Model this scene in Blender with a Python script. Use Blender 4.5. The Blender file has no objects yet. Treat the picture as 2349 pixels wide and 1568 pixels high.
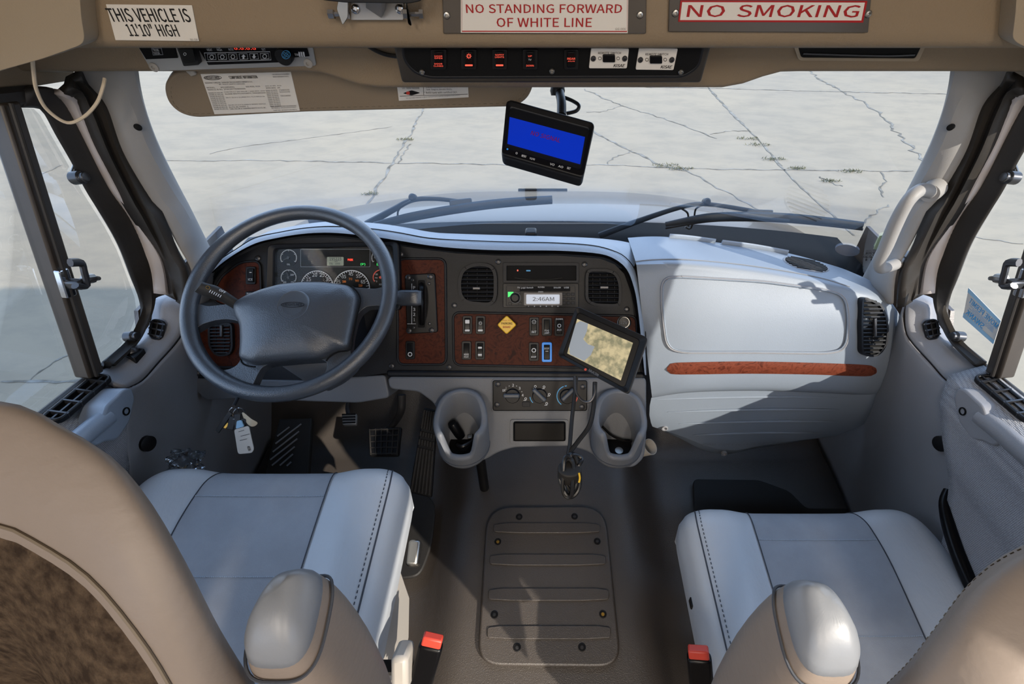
import bpy, bmesh, math, random
from mathutils import Vector as V, Matrix
random.seed(7)
SC = bpy.context.scene
COL = SC.collection
# ------------------------------------------------------------------ camera
F, CX, CY, TH = 1100.0, 1245.0, 784.0, math.radians(41.2)
CT, ST = math.cos(TH), math.sin(TH)
EYE = V((0, 0, 1.38))
cam = bpy.data.cameras.new('camera'); camo = bpy.data.objects.new('camera', cam); COL.objects.link(camo)
cam.sensor_width = 36.0; cam.lens = F * 36 / 2349; cam.shift_x = -(CX - 1174.5) / 2349
cam.clip_start = 0.02; cam.clip_end = 500
camo.location = EYE; camo.rotation_euler = (math.pi / 2 - TH, 0, 0)
SC.camera = camo
# ------------------------------------------------------------------ light
SC.view_settings.view_transform = 'Standard'
try: SC.view_settings.look = 'None'
except Exception: pass
SC.view_settings.gamma = 1; SC.view_settings.use_curve_mapping = False
SC.view_settings.exposure = 0.42
SUN_DIR = V((-.29, .272, -.250)).normalized()          # the way sunlight travels
sl = bpy.data.lights.new('sun', 'SUN'); sl.energy = 5.2; sl.angle = math.radians(.6); sl.color = (1, .92, .81)
so = bpy.data.objects.new('sun', sl); COL.objects.link(so)
so.rotation_euler = SUN_DIR.to_track_quat('-Z', 'Y').to_euler(); so.location = (8, -4, 6)
W = bpy.data.worlds.new('sky'); SC.world = W; W.use_nodes = True
nt = W.node_tree; nt.nodes.clear()
wo = nt.nodes.new('ShaderNodeOutputWorld'); bg = nt.nodes.new('ShaderNodeBackground')
tc = nt.nodes.new('ShaderNodeTexCoord'); sx = nt.nodes.new('ShaderNodeSeparateXYZ'); cr = nt.nodes.new('ShaderNodeValToRGB')
nt.links.new(tc.outputs['Generated'], sx.inputs[0]); nt.links.new(sx.outputs['Z'], cr.inputs[0])
cr.color_ramp.elements[0].position = 0.0; cr.color_ramp.elements[0].color = (.66, .80, 1.0, 1)
cr.color_ramp.elements[1].position = 0.7; cr.color_ramp.elements[1].color = (.34, .50, .78, 1)
e = cr.color_ramp.elements.new(.12); e.color = (.58, .74, 1.0, 1)
nt.links.new(cr.outputs[0], bg.inputs[0]); bg.inputs[1].default_value = 2.7
nt.links.new(bg.outputs[0], wo.inputs[0])

# ------------------------------------------------------------------ helpers: pixels of the photograph to points of the place
def ray(u, v):
    t = v - CY
    return V(((u - CX) / F, (F * CT - t * ST) / F, -(F * ST + t * CT) / F))
def aY(u, v, y): d = ray(u, v); return EYE + d * (y / d.y)
def aX(u, v, x): d = ray(u, v); return EYE + d * (x / d.x)
def aZ(u, v, z): d = ray(u, v); return EYE + d * ((z - EYE.z) / d.z)
def aK(u, v, k): return EYE + ray(u, v) * k
def aS(u, v, fy):
    d = ray(u, v); lo, hi = .2, 4.0
    for _ in range(50):
        m = (lo + hi) / 2; p = EYE + d * m
        if p.y < fy(p.x, p.z): lo = m
        else: hi = m
    return EYE + d * lo
class PL:                                             # a plane of the place: origin and normal (normal towards the cabin)
    def __init__(s, o, n): s.o = V(o); s.n = V(n).normalized()
    def at(s, u, v, h=0.0):
        d = ray(u, v); o = s.o + s.n * h
        return EYE + d * ((o - EYE).dot(s.n) / d.dot(s.n))
    def poly(s, pts, h=0.0): return [s.at(u, v, h) for u, v in pts]
def three(a, b, c):                                   # plane through three points, normal towards the eye
    n = (b - a).cross(c - a).normalized()
    if (EYE - a).dot(n) < 0: n = -n
    return PL(a, n)
D = PL((0, .98, .71), (0, -1, .7))                    # dashboard face
def mir(pts): return [V((-p.x * 1.008, p.y, p.z)) for p in pts]

# ------------------------------------------------------------------ helpers: shapes
def rpoly(pts, r, n=5):                               # round the corners of a pixel polygon
    out = []; N = len(pts)
    for i in range(N):
        p = V(pts[i]); a = V(pts[i - 1]); b = V(pts[(i + 1) % N])
        ra = min(r, (a - p).length * .49); rb = min(r, (b - p).length * .49)
        s = p + (a - p).normalized() * ra; q = p + (b - p).normalized() * rb
        for k in range(n + 1):
            t = k / n; out.append(tuple(s * (1 - t) ** 2 + p * 2 * t * (1 - t) + q * t * t))
    return out
def rrect(u0, v0, u1, v1, r=4, n=4): return rpoly([(u0, v0), (u1, v0), (u1, v1), (u0, v1)], r, n)
def circ(u, v, r, n=24, ry=None): return [(u + r * math.cos(2 * math.pi * k / n), v + (ry or r) * math.sin(2 * math.pi * k / n)) for k in range(n)]
def spline(pts, n):                                   # Catmull-Rom through points, n samples evenly spaced by length
    P = [V(p) for p in pts]
    if len(P) < 3: dense = [P[0].lerp(P[-1], k / 40) for k in range(41)]
    else:
        dense = []
        for i in range(len(P) - 1):
            p0 = P[max(i - 1, 0)]; p1 = P[i]; p2 = P[i + 1]; p3 = P[min(i + 2, len(P) - 1)]
            for k in range(16):
                t = k / 16
                dense.append(.5 * ((2 * p1) + (p2 - p0) * t + (2 * p0 - 5 * p1 + 4 * p2 - p3) * t * t + (3 * p1 - p0 - 3 * p2 + p3) * t ** 3))
        dense.append(P[-1])
    L = [0]
    for a, b in zip(dense, dense[1:]): L.append(L[-1] + (b - a).length)
    out = []; j = 0
    for k in range(n):
        s = L[-1] * k / (n - 1)
        while j < len(L) - 2 and L[j + 1] < s: j += 1
        seg = L[j + 1] - L[j]; t = (s - L[j]) / seg if seg > 1e-9 else 0
        out.append(dense[j].lerp(dense[j + 1], min(max(t, 0), 1)))
    return out
class MB:                                             # collects faces for ONE mesh
    def __init__(s): s.v = []; s.f = []
    def add(s, vs, fs):
        b = len(s.v); s.v += [V(p) for p in vs]; s.f += [tuple(b + i for i in f) for f in fs]; return s
    def prism(s, pts, n, th):
        N = len(pts); n = V(n)
        s.add(list(pts) + [p - n * th for p in pts], [tuple(range(N)), tuple(range(2 * N - 1, N - 1, -1))] + [(i, i + N, (i + 1) % N + N, (i + 1) % N) for i in range(N)]); return s
    def frame(s, out, inn, n, th):
        N = len(out); n = V(n); A = list(out); B = list(inn); C = [p - n * th for p in A]; E_ = [p - n * th for p in B]
        f = []
        for i in range(N):
            j = (i + 1) % N
            f += [(i, j, N + j, N + i), (2 * N + i, 3 * N + i, 3 * N + j, 2 * N + j), (i, 2 * N + i, 2 * N + j, j), (N + i, N + j, 3 * N + j, 3 * N + i)]
        s.add(A + B + C + E_, f); return s
    def bar(s, a, b, n, w, h):                        # box from a to b, w deep along n, h across
        a = V(a); b = V(b); n = V(n).normalized(); x = (b - a).normalized(); y = n.cross(x).normalized() * h / 2; n = x.cross(y).normalized() * w / 2
        s.add([a - y - n, a + y - n, a + y + n, a - y + n, b - y - n, b + y - n, b + y + n, b - y + n],
              [(0, 1, 2, 3), (7, 6, 5, 4), (0, 4, 5, 1), (1, 5, 6, 2), (2, 6, 7, 3), (3, 7, 4, 0)]); return s
    def tube(s, pts, r, seg=10, n=None, closed=False, flat=1.0):
        P = spline(pts, n) if n else [V(p) for p in pts]
        N = len(P); R = r if isinstance(r, (list, tuple)) else [r] * N
        if len(R) != N: R = [R[min(int(i / (N - 1) * (len(R) - 1)), len(R) - 2)] * (1 - (i / (N - 1) * (len(R) - 1)) % 1) + R[min(int(i / (N - 1) * (len(R) - 1)) + 1, len(R) - 1)] * ((i / (N - 1) * (len(R) - 1)) % 1) if i < N - 1 else R[-1] for i in range(N)]
        up = None; vs = []
        for i in range(N):
            a = P[i - 1] if (i or closed) else P[i]; b = P[(i + 1) % N] if (i < N - 1 or closed) else P[i]
            t = (b - a).normalized()
            if up is None:
                up = V((0, 0, 1)) if abs(t.z) < .9 else V((0, 1, 0))
            x = (up - t * up.dot(t)).normalized(); y = t.cross(x); up = x
            vs += [P[i] + (x * math.cos(2 * math.pi * k / seg) + y * math.sin(2 * math.pi * k / seg) * flat) * R[i] for k in range(seg)]
        f = []
        for i in range(N if closed else N - 1):
            j = (i + 1) % N
            for k in range(seg): f.append((i * seg + k, i * seg + (k + 1) % seg, j * seg + (k + 1) % seg, j * seg + k))
        if not closed: f += [tuple(range(seg - 1, -1, -1)), tuple((N - 1) * seg + k for k in range(seg))]
        s.add(vs, f); return s
    def rings(s, rings, cap=True):                    # closed cross-sections stacked one after another
        m = len(rings[0]); vs = [p for r in rings for p in r]; f = []
        for i in range(len(rings) - 1):
            for k in range(m): f.append((i * m + k, i * m + (k + 1) % m, (i + 1) * m + (k + 1) % m, (i + 1) * m + k))
        if cap: f += [tuple(range(m - 1, -1, -1)), tuple((len(rings) - 1) * m + k for k in range(m))]
        s.add(vs, f); return s
    def grid(s, rows):
        m = len(rows[0]); vs = [p for r in rows for p in r]
        s.add(vs, [(i * m + k, i * m + k + 1, (i + 1) * m + k + 1, (i + 1) * m + k) for i in range(len(rows) - 1) for k in range(m - 1)]); return s
    def lathe(s, o, ax, prof, seg=24):                # prof: (radius, height along ax)
        o = V(o); ax = V(ax).normalized(); x = ax.orthogonal().normalized(); y = ax.cross(x)
        return s.rings([[o + ax * h + (x * math.cos(2 * math.pi * k / seg) + y * math.sin(2 * math.pi * k / seg)) * max(r, 1e-5) for k in range(seg)] for r, h in prof])
    def box(s, a, b):
        a = V(a); b = V(b)
        s.add([(x, y, z) for x in (a.x, b.x) for y in (a.y, b.y) for z in (a.z, b.z)], [(0, 1, 3, 2), (4, 6, 7, 5), (0, 4, 5, 1), (2, 3, 7, 6), (0, 2, 6, 4), (1, 5, 7, 3)]); return s
    def build(s, name, mat, parent=None, bev=0, seg=2, smooth=True, solid=0, sub=0, label=None, off=-1, ang=35):
        me = bpy.data.meshes.new(name); o = bpy.data.objects.new(name, me); COL.objects.link(o)
        w = V((0, 0, 0)); p = parent
        while p: w += p.location; p = p.parent
        me.from_pydata([p - w for p in s.v], [], s.f); me.update()
        bm = bmesh.new(); bm.from_mesh(me); bmesh.ops.recalc_face_normals(bm, faces=bm.faces); bm.to_mesh(me); bm.free()
        me.materials.append(MAT[mat] if isinstance(mat, str) else mat)
        if solid:
            m = o.modifiers.new('solid', 'SOLIDIFY'); m.thickness = solid; m.offset = off
        if bev:
            m = o.modifiers.new('bevel', 'BEVEL'); m.width = bev; m.segments = seg; m.limit_method = 'ANGLE'; m.angle_limit = math.radians(30)
        if sub:
            m = o.modifiers.new('sub', 'SUBSURF'); m.levels = sub; m.render_levels = sub
        if smooth:
            for p in me.polygons: p.use_smooth = True
            try: me.set_sharp_from_angle(angle=math.radians(ang if not bev else 50))
            except Exception: pass
        if parent: o.parent = parent
        if label: o['label'] = label
        return o
def inset(pts, d, n):                                 # shrink a planar polygon by d metres
    n = V(n); N = len(pts); c = sum((V(p) for p in pts), V((0, 0, 0))) / N; out = []
    area = sum(((pts[i] - c).cross(pts[(i + 1) % N] - c)).dot(n) for i in range(N)); sg = 1 if area > 0 else -1
    for i in range(N):
        a = pts[i - 1]; b = pts[(i + 1) % N]; t = (b - a)
        if t.length < 1e-9: out.append(V(pts[i])); continue
        out.append(V(pts[i]) + n.cross(t.normalized()) * d * sg)
    return out
def T(name, label, cat, loc=(0, 0, 0), group=None):   # a thing: an Empty that parents its parts
    o = bpy.data.objects.new(name, None); COL.objects.link(o); o.location = loc; o.empty_display_size = .05
    o['label'] = label; o['category'] = cat
    if group: o['group'] = group
    return o
def tag(o, label, cat, group=None):
    o['label'] = label; o['category'] = cat
    if group: o['group'] = group
    return o
def struct(o): o['kind'] = 'structure'; return o
_txt = {}
FONT = None
try:                                                  # the sans-serif that ships inside Blender itself; the built-in one if it is missing
    import os
    FONT = bpy.data.fonts.load(os.path.join(bpy.utils.system_resource('DATAFILES', path='fonts'), 'Noto Sans CJK Regular.woff2'))
except Exception: FONT = None
def glyphs(s, bold, shear):
    key = (s, bold, shear)
    if key not in _txt:
        c = bpy.data.curves.new('t', 'FONT'); c.body = s
        if FONT: c.font = FONT
        c.space_word = 1.15; c.resolution_u = 2; c.shear = shear; c.fill_mode = 'FRONT'
        o = bpy.data.objects.new('t', c); COL.objects.link(o)
        dg = bpy.context.evaluated_depsgraph_get(); me = bpy.data.meshes.new_from_object(o.evaluated_get(dg))
        vs = [v.co.copy() for v in me.vertices]; fs = [tuple(p.vertices) for p in me.polygons]
        bpy.data.objects.remove(o); bpy.data.curves.remove(c); bpy.data.meshes.remove(me)
        x0 = min(v.x for v in vs); x1 = max(v.x for v in vs); y0 = min(v.y for v in vs); y1 = max(v.y for v in vs)
        _txt[key] = ([((v.x - x0) / (x1 - x0), (v.y - y0) / max(y1 - y0, 1e-6)) for v in vs], fs)
    return _txt[key]
def text(mb, s, A, B, n, h, bold=0.0, shear=0.0, back=False):  # lettering from baseline point A to B, cap height h metres
    g, f = glyphs(s, bold, shear); A = V(A); x = V(B) - A; y = V(n).cross(x).normalized() * (-h if back else h)
    r_ = bold * h * .9; xn = x.normalized(); yn = y.normalized()
    for i, (p_, q_) in enumerate(((0, 0),) if not bold else ((0, 0), (-1, -.6), (1, -.6), (-1, .6), (1, .6))):
        mb.add([A + x * a + y * b + xn * (p_ * r_) + yn * (q_ * r_) + V(n) * (i * .00003) for a, b in g], f)
def ptext(mb, pl, s, u0, v0, u1, v1=None, hp=8, h=.0, bold=0.0, shear=0.0):     # pixel baseline; hp = letter height in pixels
    v1 = v0 if v1 is None else v1
    if s in ('1', 'I'): m_1 = (u0 + u1) / 2; u0 = m_1 - (u1 - u0) * .22; u1 = m_1 * 2 - u0
    A = pl.at(u0, v0, h); B = pl.at(u1, v1, h); C = pl.at(u0, v0 - hp, h)
    text(mb, s, A, B, pl.n, (C - A).length, bold, shear)

# ------------------------------------------------------------------ materials
MAT = {}
def lin(c): return tuple((x / 255 / 12.92 if x / 255 <= .04045 else ((x / 255 + .055) / 1.055) ** 2.4) for x in c)
def mat(name, rgb, rough=.5, spec=.5, metal=0, bump=0, scale=300, var=0, vscale=8, coat=0, emit=0, erough=None, rgb2=None, aniso=None, detail=3):
    m = bpy.data.materials.new(name); m.use_nodes = True; t = m.node_tree; b = t.nodes['Principled BSDF']
    c = lin(rgb) + (1,)
    b.inputs['Base Color'].default_value = c; b.inputs['Roughness'].default_value = rough; b.inputs['Metallic'].default_value = metal
    b.inputs['Specular IOR Level'].default_value = spec; b.inputs['Coat Weight'].default_value = coat; b.inputs['Coat Roughness'].default_value = .05
    tc = t.nodes.new('ShaderNodeTexCoord')
    if var or rgb2:
        n = t.nodes.new('ShaderNodeTexNoise'); n.inputs['Scale'].default_value = vscale; n.inputs['Detail'].default_value = 6; n.inputs['Roughness'].default_value = .6
        mx = t.nodes.new('ShaderNodeMix'); mx.data_type = 'RGBA'; t.links.new(tc.outputs['Object'], n.inputs['Vector'])
        rp = t.nodes.new('ShaderNodeValToRGB'); rp.color_ramp.elements[0].position = .35; rp.color_ramp.elements[1].position = .65
        t.links.new(n.outputs['Fac'], rp.inputs[0]); t.links.new(rp.outputs[0], mx.inputs['Factor'])
        mx.inputs['A'].default_value = c; mx.inputs['B'].default_value = (lin(rgb2) + (1,)) if rgb2 else tuple(x * (1 - var) for x in c[:3]) + (1,)
        t.links.new(mx.outputs['Result'], b.inputs['Base Color'])
    if bump:
        n = t.nodes.new('ShaderNodeTexNoise'); n.inputs['Scale'].default_value = scale; n.inputs['Detail'].default_value = detail
        bp = t.nodes.new('ShaderNodeBump'); bp.inputs['Strength'].default_value = bump; bp.inputs['Distance'].default_value = .002
        if aniso:
            mp = t.nodes.new('ShaderNodeMapping'); mp.inputs['Scale'].default_value = aniso; t.links.new(tc.outputs['Object'], mp.inputs[0]); t.links.new(mp.outputs[0], n.inputs['Vector'])
        else: t.links.new(tc.outputs['Object'], n.inputs['Vector'])
        t.links.new(n.outputs['Fac'], bp.inputs['Height']); t.links.new(bp.outputs[0], b.inputs['Normal'])
    if emit: b.inputs['Emission Color'].default_value = c; b.inputs['Emission Strength'].default_value = emit
    MAT[name] = m; return m
mat('beige', (130, 113, 91), .62, .35, bump=.35, scale=420, var=.06, vscale=3)
mat('visor_beige', (124, 109, 90), .55, .35, bump=.15, scale=500)
mat('beige_smooth', (150, 136, 116), .55, .4, bump=.12, scale=500)
mat('pillar_grey', (140, 138, 136), .55, .4, bump=.12, scale=600)
mat('trim_grey', (132, 132, 135), .5, .45, bump=.2, scale=500, var=.08, vscale=5)
mat('door_grey', (118, 117, 118), .55, .4, bump=.3, scale=700)
mat('dash_grey', (122, 131, 142), .5, .45, bump=.14, scale=520, var=.05, vscale=4)
mat('dash_top', (134, 144, 156), .4, .6, bump=.25, scale=420)
mat('console_grey', (102, 105, 110), .48, .45, bump=.2, scale=500)
mat('fascia', (17, 19, 24), .5, .32, bump=.15, scale=600)
mat('black', (16, 16, 18), .42, .28)
mat('gloss_black', (10, 10, 12), .3, .18)
mat('deep', (6, 6, 7), .7, .2)
mat('rubber', (34, 32, 30), .6, .35, bump=.2, scale=300)
mat('floor_rubber', (64, 58, 53), .38, .8, bump=.45, scale=420, var=.15, vscale=4)
mat('kick_brown', (60, 46, 34), .36, .6, bump=.12, scale=400)
mat('carpet', (84, 70, 56), .95, .1, bump=1.0, scale=330, rgb2=(48, 38, 30), vscale=75, detail=8)
mat('vinyl_cap', (122, 126, 132), .4, .5, bump=.2, scale=60, detail=6)
mat('vinyl', (187, 191, 195), .42, .5, bump=.35, scale=60, var=.05, vscale=6, aniso=(2.2, 1, 1), detail=6)
mat('seat_cloth', (156, 160, 166), .75, .2, bump=.25, scale=420, var=.12, vscale=14)
mat('vinyl_taupe', (134, 122, 112), .52, .4, bump=.35, scale=55, var=.06, vscale=7, aniso=(1, 1, 2.0), detail=6)
mat('seam', (58, 62, 70), .7)
mat('thread', (172, 182, 194), .7)
mat('wheel', (50, 55, 62), .36, .95, bump=.3, scale=480, detail=4)
mat('wheel_smooth', (66, 72, 80), .34, .5)
mat('white_plastic', (160, 154, 146), .45, .45)
mat('label_white', (205, 200, 192), .5, .3)
mat('ink', (24, 22, 22), .6, .2)
mat('ink_red', (150, 12, 14), .5, .3)
mat('ink_grey', (110, 104, 98), .6, .2)
mat('mark', (205, 208, 212), .5, .3)
mat('mark_dim', (120, 124, 130), .5, .3)
mat('steel', (150, 148, 144), .32, metal=1)
mat('chrome', (190, 190, 192), .16, metal=1)
mat('brushed', (150, 150, 150), .45, metal=.6, spec=.5, bump=.08, scale=200, aniso=(1, 30, 30))
mat('stitch_tan', (112, 100, 84), .7)
mat('matt_black', (12, 12, 14), .6, .1)
mat('bolt_dark', (70, 70, 72), .35, metal=.7)
mat('acrylic', (70, 64, 58), .25, .5)
mat('red_button', (190, 60, 44), .45)
mat('red_lamp', (230, 60, 40), .4, emit=1.2)
mat('amber', (216, 120, 40), .5, emit=.25)
mat('red_glow', (235, 90, 70), .4, emit=.55)
mat('green_glow', (40, 200, 90), .4, emit=.8)
mat('blue_rim', (40, 120, 200), .4, emit=.35)
mat('blue_line', (70, 160, 215), .5)
mat('red_line', (220, 80, 60), .5)
mat('lcd', (150, 158, 140), .3, emit=.0)
mat('lcd_radio', (180, 190, 205), .3, emit=.25)
mat('lcd_ink', (40, 52, 70), .4)
mat('blue_screen', (8, 42, 165), .3, emit=.5)
mat('yellow', (222, 176, 30), .4, .5)
mat('glass_dark', (22, 24, 26), .12, .5)
mat('hood_paint', (72, 60, 48), .25, .25, coat=.25)
mat('cowl_black', (10, 10, 11), .7, .12, bump=.2, scale=500)
mat('wiper', (28, 36, 44), .45, .5)
mat('frame_black', (46, 42, 38), .5, .4, bump=.12, scale=200, var=.25, vscale=12)
mat('bronze', (64, 56, 48), .42, .5, var=.3, vscale=10)
mat('white_strip', (186, 178, 174), .4, .5)
mat('tag_white', (200, 192, 180), .5)
mat('paper', (196, 176, 146), .7)
mat('gold', (190, 150, 70), .35, metal=.8)
mat('cable', (16, 16, 17), .38, .5)
mat('cord', (196, 180, 156), .5)
mat('wrap', (150, 165, 180), .12, .6, bump=.8, scale=60)
mat('pale_green', (188, 196, 150), .5)
mat('decal_grey', (122, 128, 140), .5)
mat('permit_blue', (150, 190, 216), .5)
mat('crack', (84, 78, 68), .9, .1, rgb2=(130, 126, 118), vscale=6)
mat('weed', (88, 86, 64), .9, .1)
mat('bus_wall', (176, 168, 156), .7, .2)
mat('bus_out', (150, 145, 138), .4, .4)
mat('building', (170, 168, 164), .8)
mat('lamp_case', (200, 198, 192), .4)
mat('cup_black', (24, 24, 26), .5)
def concrete():
    m = mat('concrete', (141, 129, 110), .85, .2, bump=.3, scale=60, rgb2=(134, 124, 108), vscale=.35)
    t = m.node_tree; b = t.nodes['Principled BSDF']; src = b.inputs['Base Color'].links[0].from_socket
    tc = t.nodes.new('ShaderNodeTexCoord'); mp = t.nodes.new('ShaderNodeMapping'); mp.inputs['Scale'].default_value = (1.0, 1.9, 1); mp.inputs['Rotation'].default_value = (0, 0, .5)
    n = t.nodes.new('ShaderNodeTexNoise'); n.inputs['Scale'].default_value = 1.5; n.inputs['Detail'].default_value = 12; n.inputs['Roughness'].default_value = .68
    rp = t.nodes.new('ShaderNodeValToRGB'); rp.color_ramp.elements[0].position = .38; rp.color_ramp.elements[0].color = (.87, .88, .90, 1); rp.color_ramp.elements[1].position = .56; rp.color_ramp.elements[1].color = (1, 1, 1, 1)
    mx = t.nodes.new('ShaderNodeMix'); mx.data_type = 'RGBA'; mx.blend_type = 'MULTIPLY'; mx.inputs['Factor'].default_value = 1
    t.links.new(tc.outputs['Object'], mp.inputs[0]); t.links.new(mp.outputs[0], n.inputs['Vector']); t.links.new(n.outputs['Fac'], rp.inputs[0])
    t.links.new(src, mx.inputs['A']); t.links.new(rp.outputs[0], mx.inputs['B']); t.links.new(mx.outputs['Result'], b.inputs['Base Color'])
concrete()
def wood(name, a, b_, c, rough):
    m = mat(name, a, rough, .12, coat=.0); t = m.node_tree; b = t.nodes['Principled BSDF']
    tc = t.nodes.new('ShaderNodeTexCoord'); n = t.nodes.new('ShaderNodeTexNoise'); n.inputs['Scale'].default_value = 34; n.inputs['Detail'].default_value = 7; n.inputs['Distortion'].default_value = 2.6
    rp = t.nodes.new('ShaderNodeValToRGB'); E_ = rp.color_ramp.elements
    E_[0].position = .3; E_[0].color = lin(a) + (1,); E_[1].position = .7; E_[1].color = lin(c) + (1,); q = E_.new(.5); q.color = lin(b_) + (1,)
    t.links.new(tc.outputs['Object'], n.inputs['Vector']); t.links.new(n.outputs['Fac'], rp.inputs[0]); t.links.new(rp.outputs[0], b.inputs['Base Color'])
wood('wood', (44, 18, 11), (76, 34, 20), (42, 17, 11), .5)
wood('wood_strip', (66, 29, 19), (106, 54, 38), (80, 38, 26), .4)  # lighter copy of the same wood, sunlight put into its colour
def glass(name, tint=(1, 1, 1), refl=.6):
    m = bpy.data.materials.new(name); m.use_nodes = True; t = m.node_tree; t.nodes.clear()
    o = t.nodes.new('ShaderNodeOutputMaterial'); tr = t.nodes.new('ShaderNodeBsdfTransparent'); gl = t.nodes.new('ShaderNodeBsdfGlossy'); fr = t.nodes.new('ShaderNodeFresnel'); mx = t.nodes.new('ShaderNodeMixShader'); mu = t.nodes.new('ShaderNodeMath')
    tr.inputs[0].default_value = tint + (1,); gl.inputs['Roughness'].default_value = .02; fr.inputs['IOR'].default_value = 1.35; mu.operation = 'MULTIPLY'; mu.inputs[1].default_value = refl
    t.links.new(fr.outputs[0], mu.inputs[0]); t.links.new(mu.outputs[0], mx.inputs[0]); t.links.new(tr.outputs[0], mx.inputs[1]); t.links.new(gl.outputs[0], mx.inputs[2]); t.links.new(mx.outputs[0], o.inputs[0]); MAT[name] = m
glass('pane', (.97, .98, .98), .32)
glass('clear_wrap', (.8, .83, .86), 1.0)
def weave():                                          # fine dotted door cloth
    m = mat('door_cloth', (128, 128, 130), .8, .2); t = m.node_tree; b = t.nodes['Principled BSDF']
    tc = t.nodes.new('ShaderNodeTexCoord'); v = t.nodes.new('ShaderNodeTexVoronoi'); v.inputs['Scale'].default_value = 330; v.inputs['Randomness'].default_value = .15
    bp = t.nodes.new('ShaderNodeBump'); bp.inputs['Strength'].default_value = .8; bp.inputs['Distance'].default_value = .003
    rp = t.nodes.new('ShaderNodeValToRGB'); rp.color_ramp.elements[0].color = lin((186, 186, 188)) + (1,); rp.color_ramp.elements[1].color = lin((128, 128, 131)) + (1,); rp.color_ramp.elements[1].position = .7
    t.links.new(tc.outputs['Object'], v.inputs['Vector']); t.links.new(v.outputs['Distance'], bp.inputs['Height']); t.links.new(bp.outputs[0], b.inputs['Normal']); t.links.new(v.outputs['Distance'], rp.inputs[0]); t.links.new(rp.outputs[0], b.inputs['Base Color'])
weave()
def tan_reflection():                                     # outdoor reflection on the screen, painted as a glowing dry-grass pattern
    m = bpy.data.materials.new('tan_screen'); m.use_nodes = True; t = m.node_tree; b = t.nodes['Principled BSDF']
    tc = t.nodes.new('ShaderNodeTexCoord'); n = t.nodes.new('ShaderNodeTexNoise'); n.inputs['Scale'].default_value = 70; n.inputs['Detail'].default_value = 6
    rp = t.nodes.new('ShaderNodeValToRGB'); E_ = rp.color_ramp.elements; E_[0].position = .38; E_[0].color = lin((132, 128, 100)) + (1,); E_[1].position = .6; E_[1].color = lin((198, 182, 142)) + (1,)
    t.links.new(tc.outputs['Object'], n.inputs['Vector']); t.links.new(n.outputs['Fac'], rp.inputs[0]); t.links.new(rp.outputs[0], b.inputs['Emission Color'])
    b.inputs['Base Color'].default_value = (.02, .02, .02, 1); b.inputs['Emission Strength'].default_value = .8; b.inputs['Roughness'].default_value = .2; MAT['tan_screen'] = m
tan_reflection()
mat('grey_screen', (112, 118, 124), .3, emit=.8)  # grey part of the painted screen reflection, glowing too

# ================================================================== setting: outdoors and the shell of the vehicle
GZ = -1.32
g = struct(MB().add([(-60, -40, GZ), (60, -40, GZ), (60, 90, GZ), (-60, 90, GZ)], [(0, 1, 2, 3)]).build('ground', 'concrete', smooth=False))
def ribbon(px, w, jit=.5, mt='crack', z=GZ + .004):
    P = [aZ(u, v, z) for u, v in px]; P = spline(P, max(12, int(sum((a - b).length for a, b in zip(P, P[1:])) / .12)))
    rows = []
    for i, p in enumerate(P):
        t = (P[min(i + 1, len(P) - 1)] - P[max(i - 1, 0)]).normalized(); n = V((-t.y, t.x, 0)); c = p + n * random.uniform(-1, 1) * w * jit
        ww = w * random.uniform(.25, 1.1); rows.append([c - n * ww / 2, c + n * ww / 2])
    return MB().grid(rows).build('crack', mt, g, smooth=False)
for px, w, j in [
    ([(970, 255), (945, 300), (915, 350), (890, 390), (860, 440), (832, 480)], .055, .5), ([(985, 215), (970, 255)], .04, .5),
    ([(940, 330), (925, 355), (912, 375)], .03, .8),
    ([(330, 365), (464, 368), (575, 367), (700, 369), (835, 372), (940, 374), (1031, 375), (1200, 378), (1393, 378), (1537, 384), (1640, 387), (1717, 388), (1843, 390), (2096, 392)], .035, .6),
    ([(1600, 178), (1626, 202), (1670, 250), (1740, 320), (1790, 380)], .06, .2), ([(1790, 380), (1850, 440), (1915, 497), (1960, 540)], .035, .3),
    ([(1350, 198), (1500, 200), (1626, 202), (1760, 206), (1915, 210), (2060, 213), (2187, 215)], .05, .5),
    ([(1854, 163), (1876, 177), (1930, 210), (1981, 235), (2031, 271), (2060, 307), (2122, 372)], .07, .9),
    ([(1338, 204), (1429, 242), (1519, 271), (1575, 290), (1640, 318)], .045, .9), ([(1360, 300), (1400, 322), (1447, 344), (1519, 380), (1574, 391)], .05, .6),
    ([(1393, 376), (1415, 357), (1440, 352), (1447, 343)], .03, .8), ([(1560, 385), (1610, 409), (1660, 437), (1720, 470), (1770, 495)], .035, .8),
    ([(2018, 394), (2032, 415), (2020, 437), (2031, 452)], .03, .9), ([(1879, 405), (1910, 420), (1934, 426)], .035, .9), ([(1985, 512), (2005, 490), (2042, 470)], .025, .9),
    ([(1429, 242), (1385, 255), (1345, 257)], .04, .9), ([(1628, 307), (1680, 300), (1720, 300)], .03, .9),
    ([(480, 352), (560, 335), (700, 318), (900, 290)], .02, .9), ([(0, 876), (90, 873), (170, 874), (240, 872)], .035, .4), ([(64, 872), (110, 840), (175, 801)], .02, .8),
    ([(20, 420), (90, 400), (140, 378)], .025, .9), ([(2349, 560), (2250, 545), (2200, 535)], .02, .9)]:
    ribbon(px, w, j)
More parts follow.
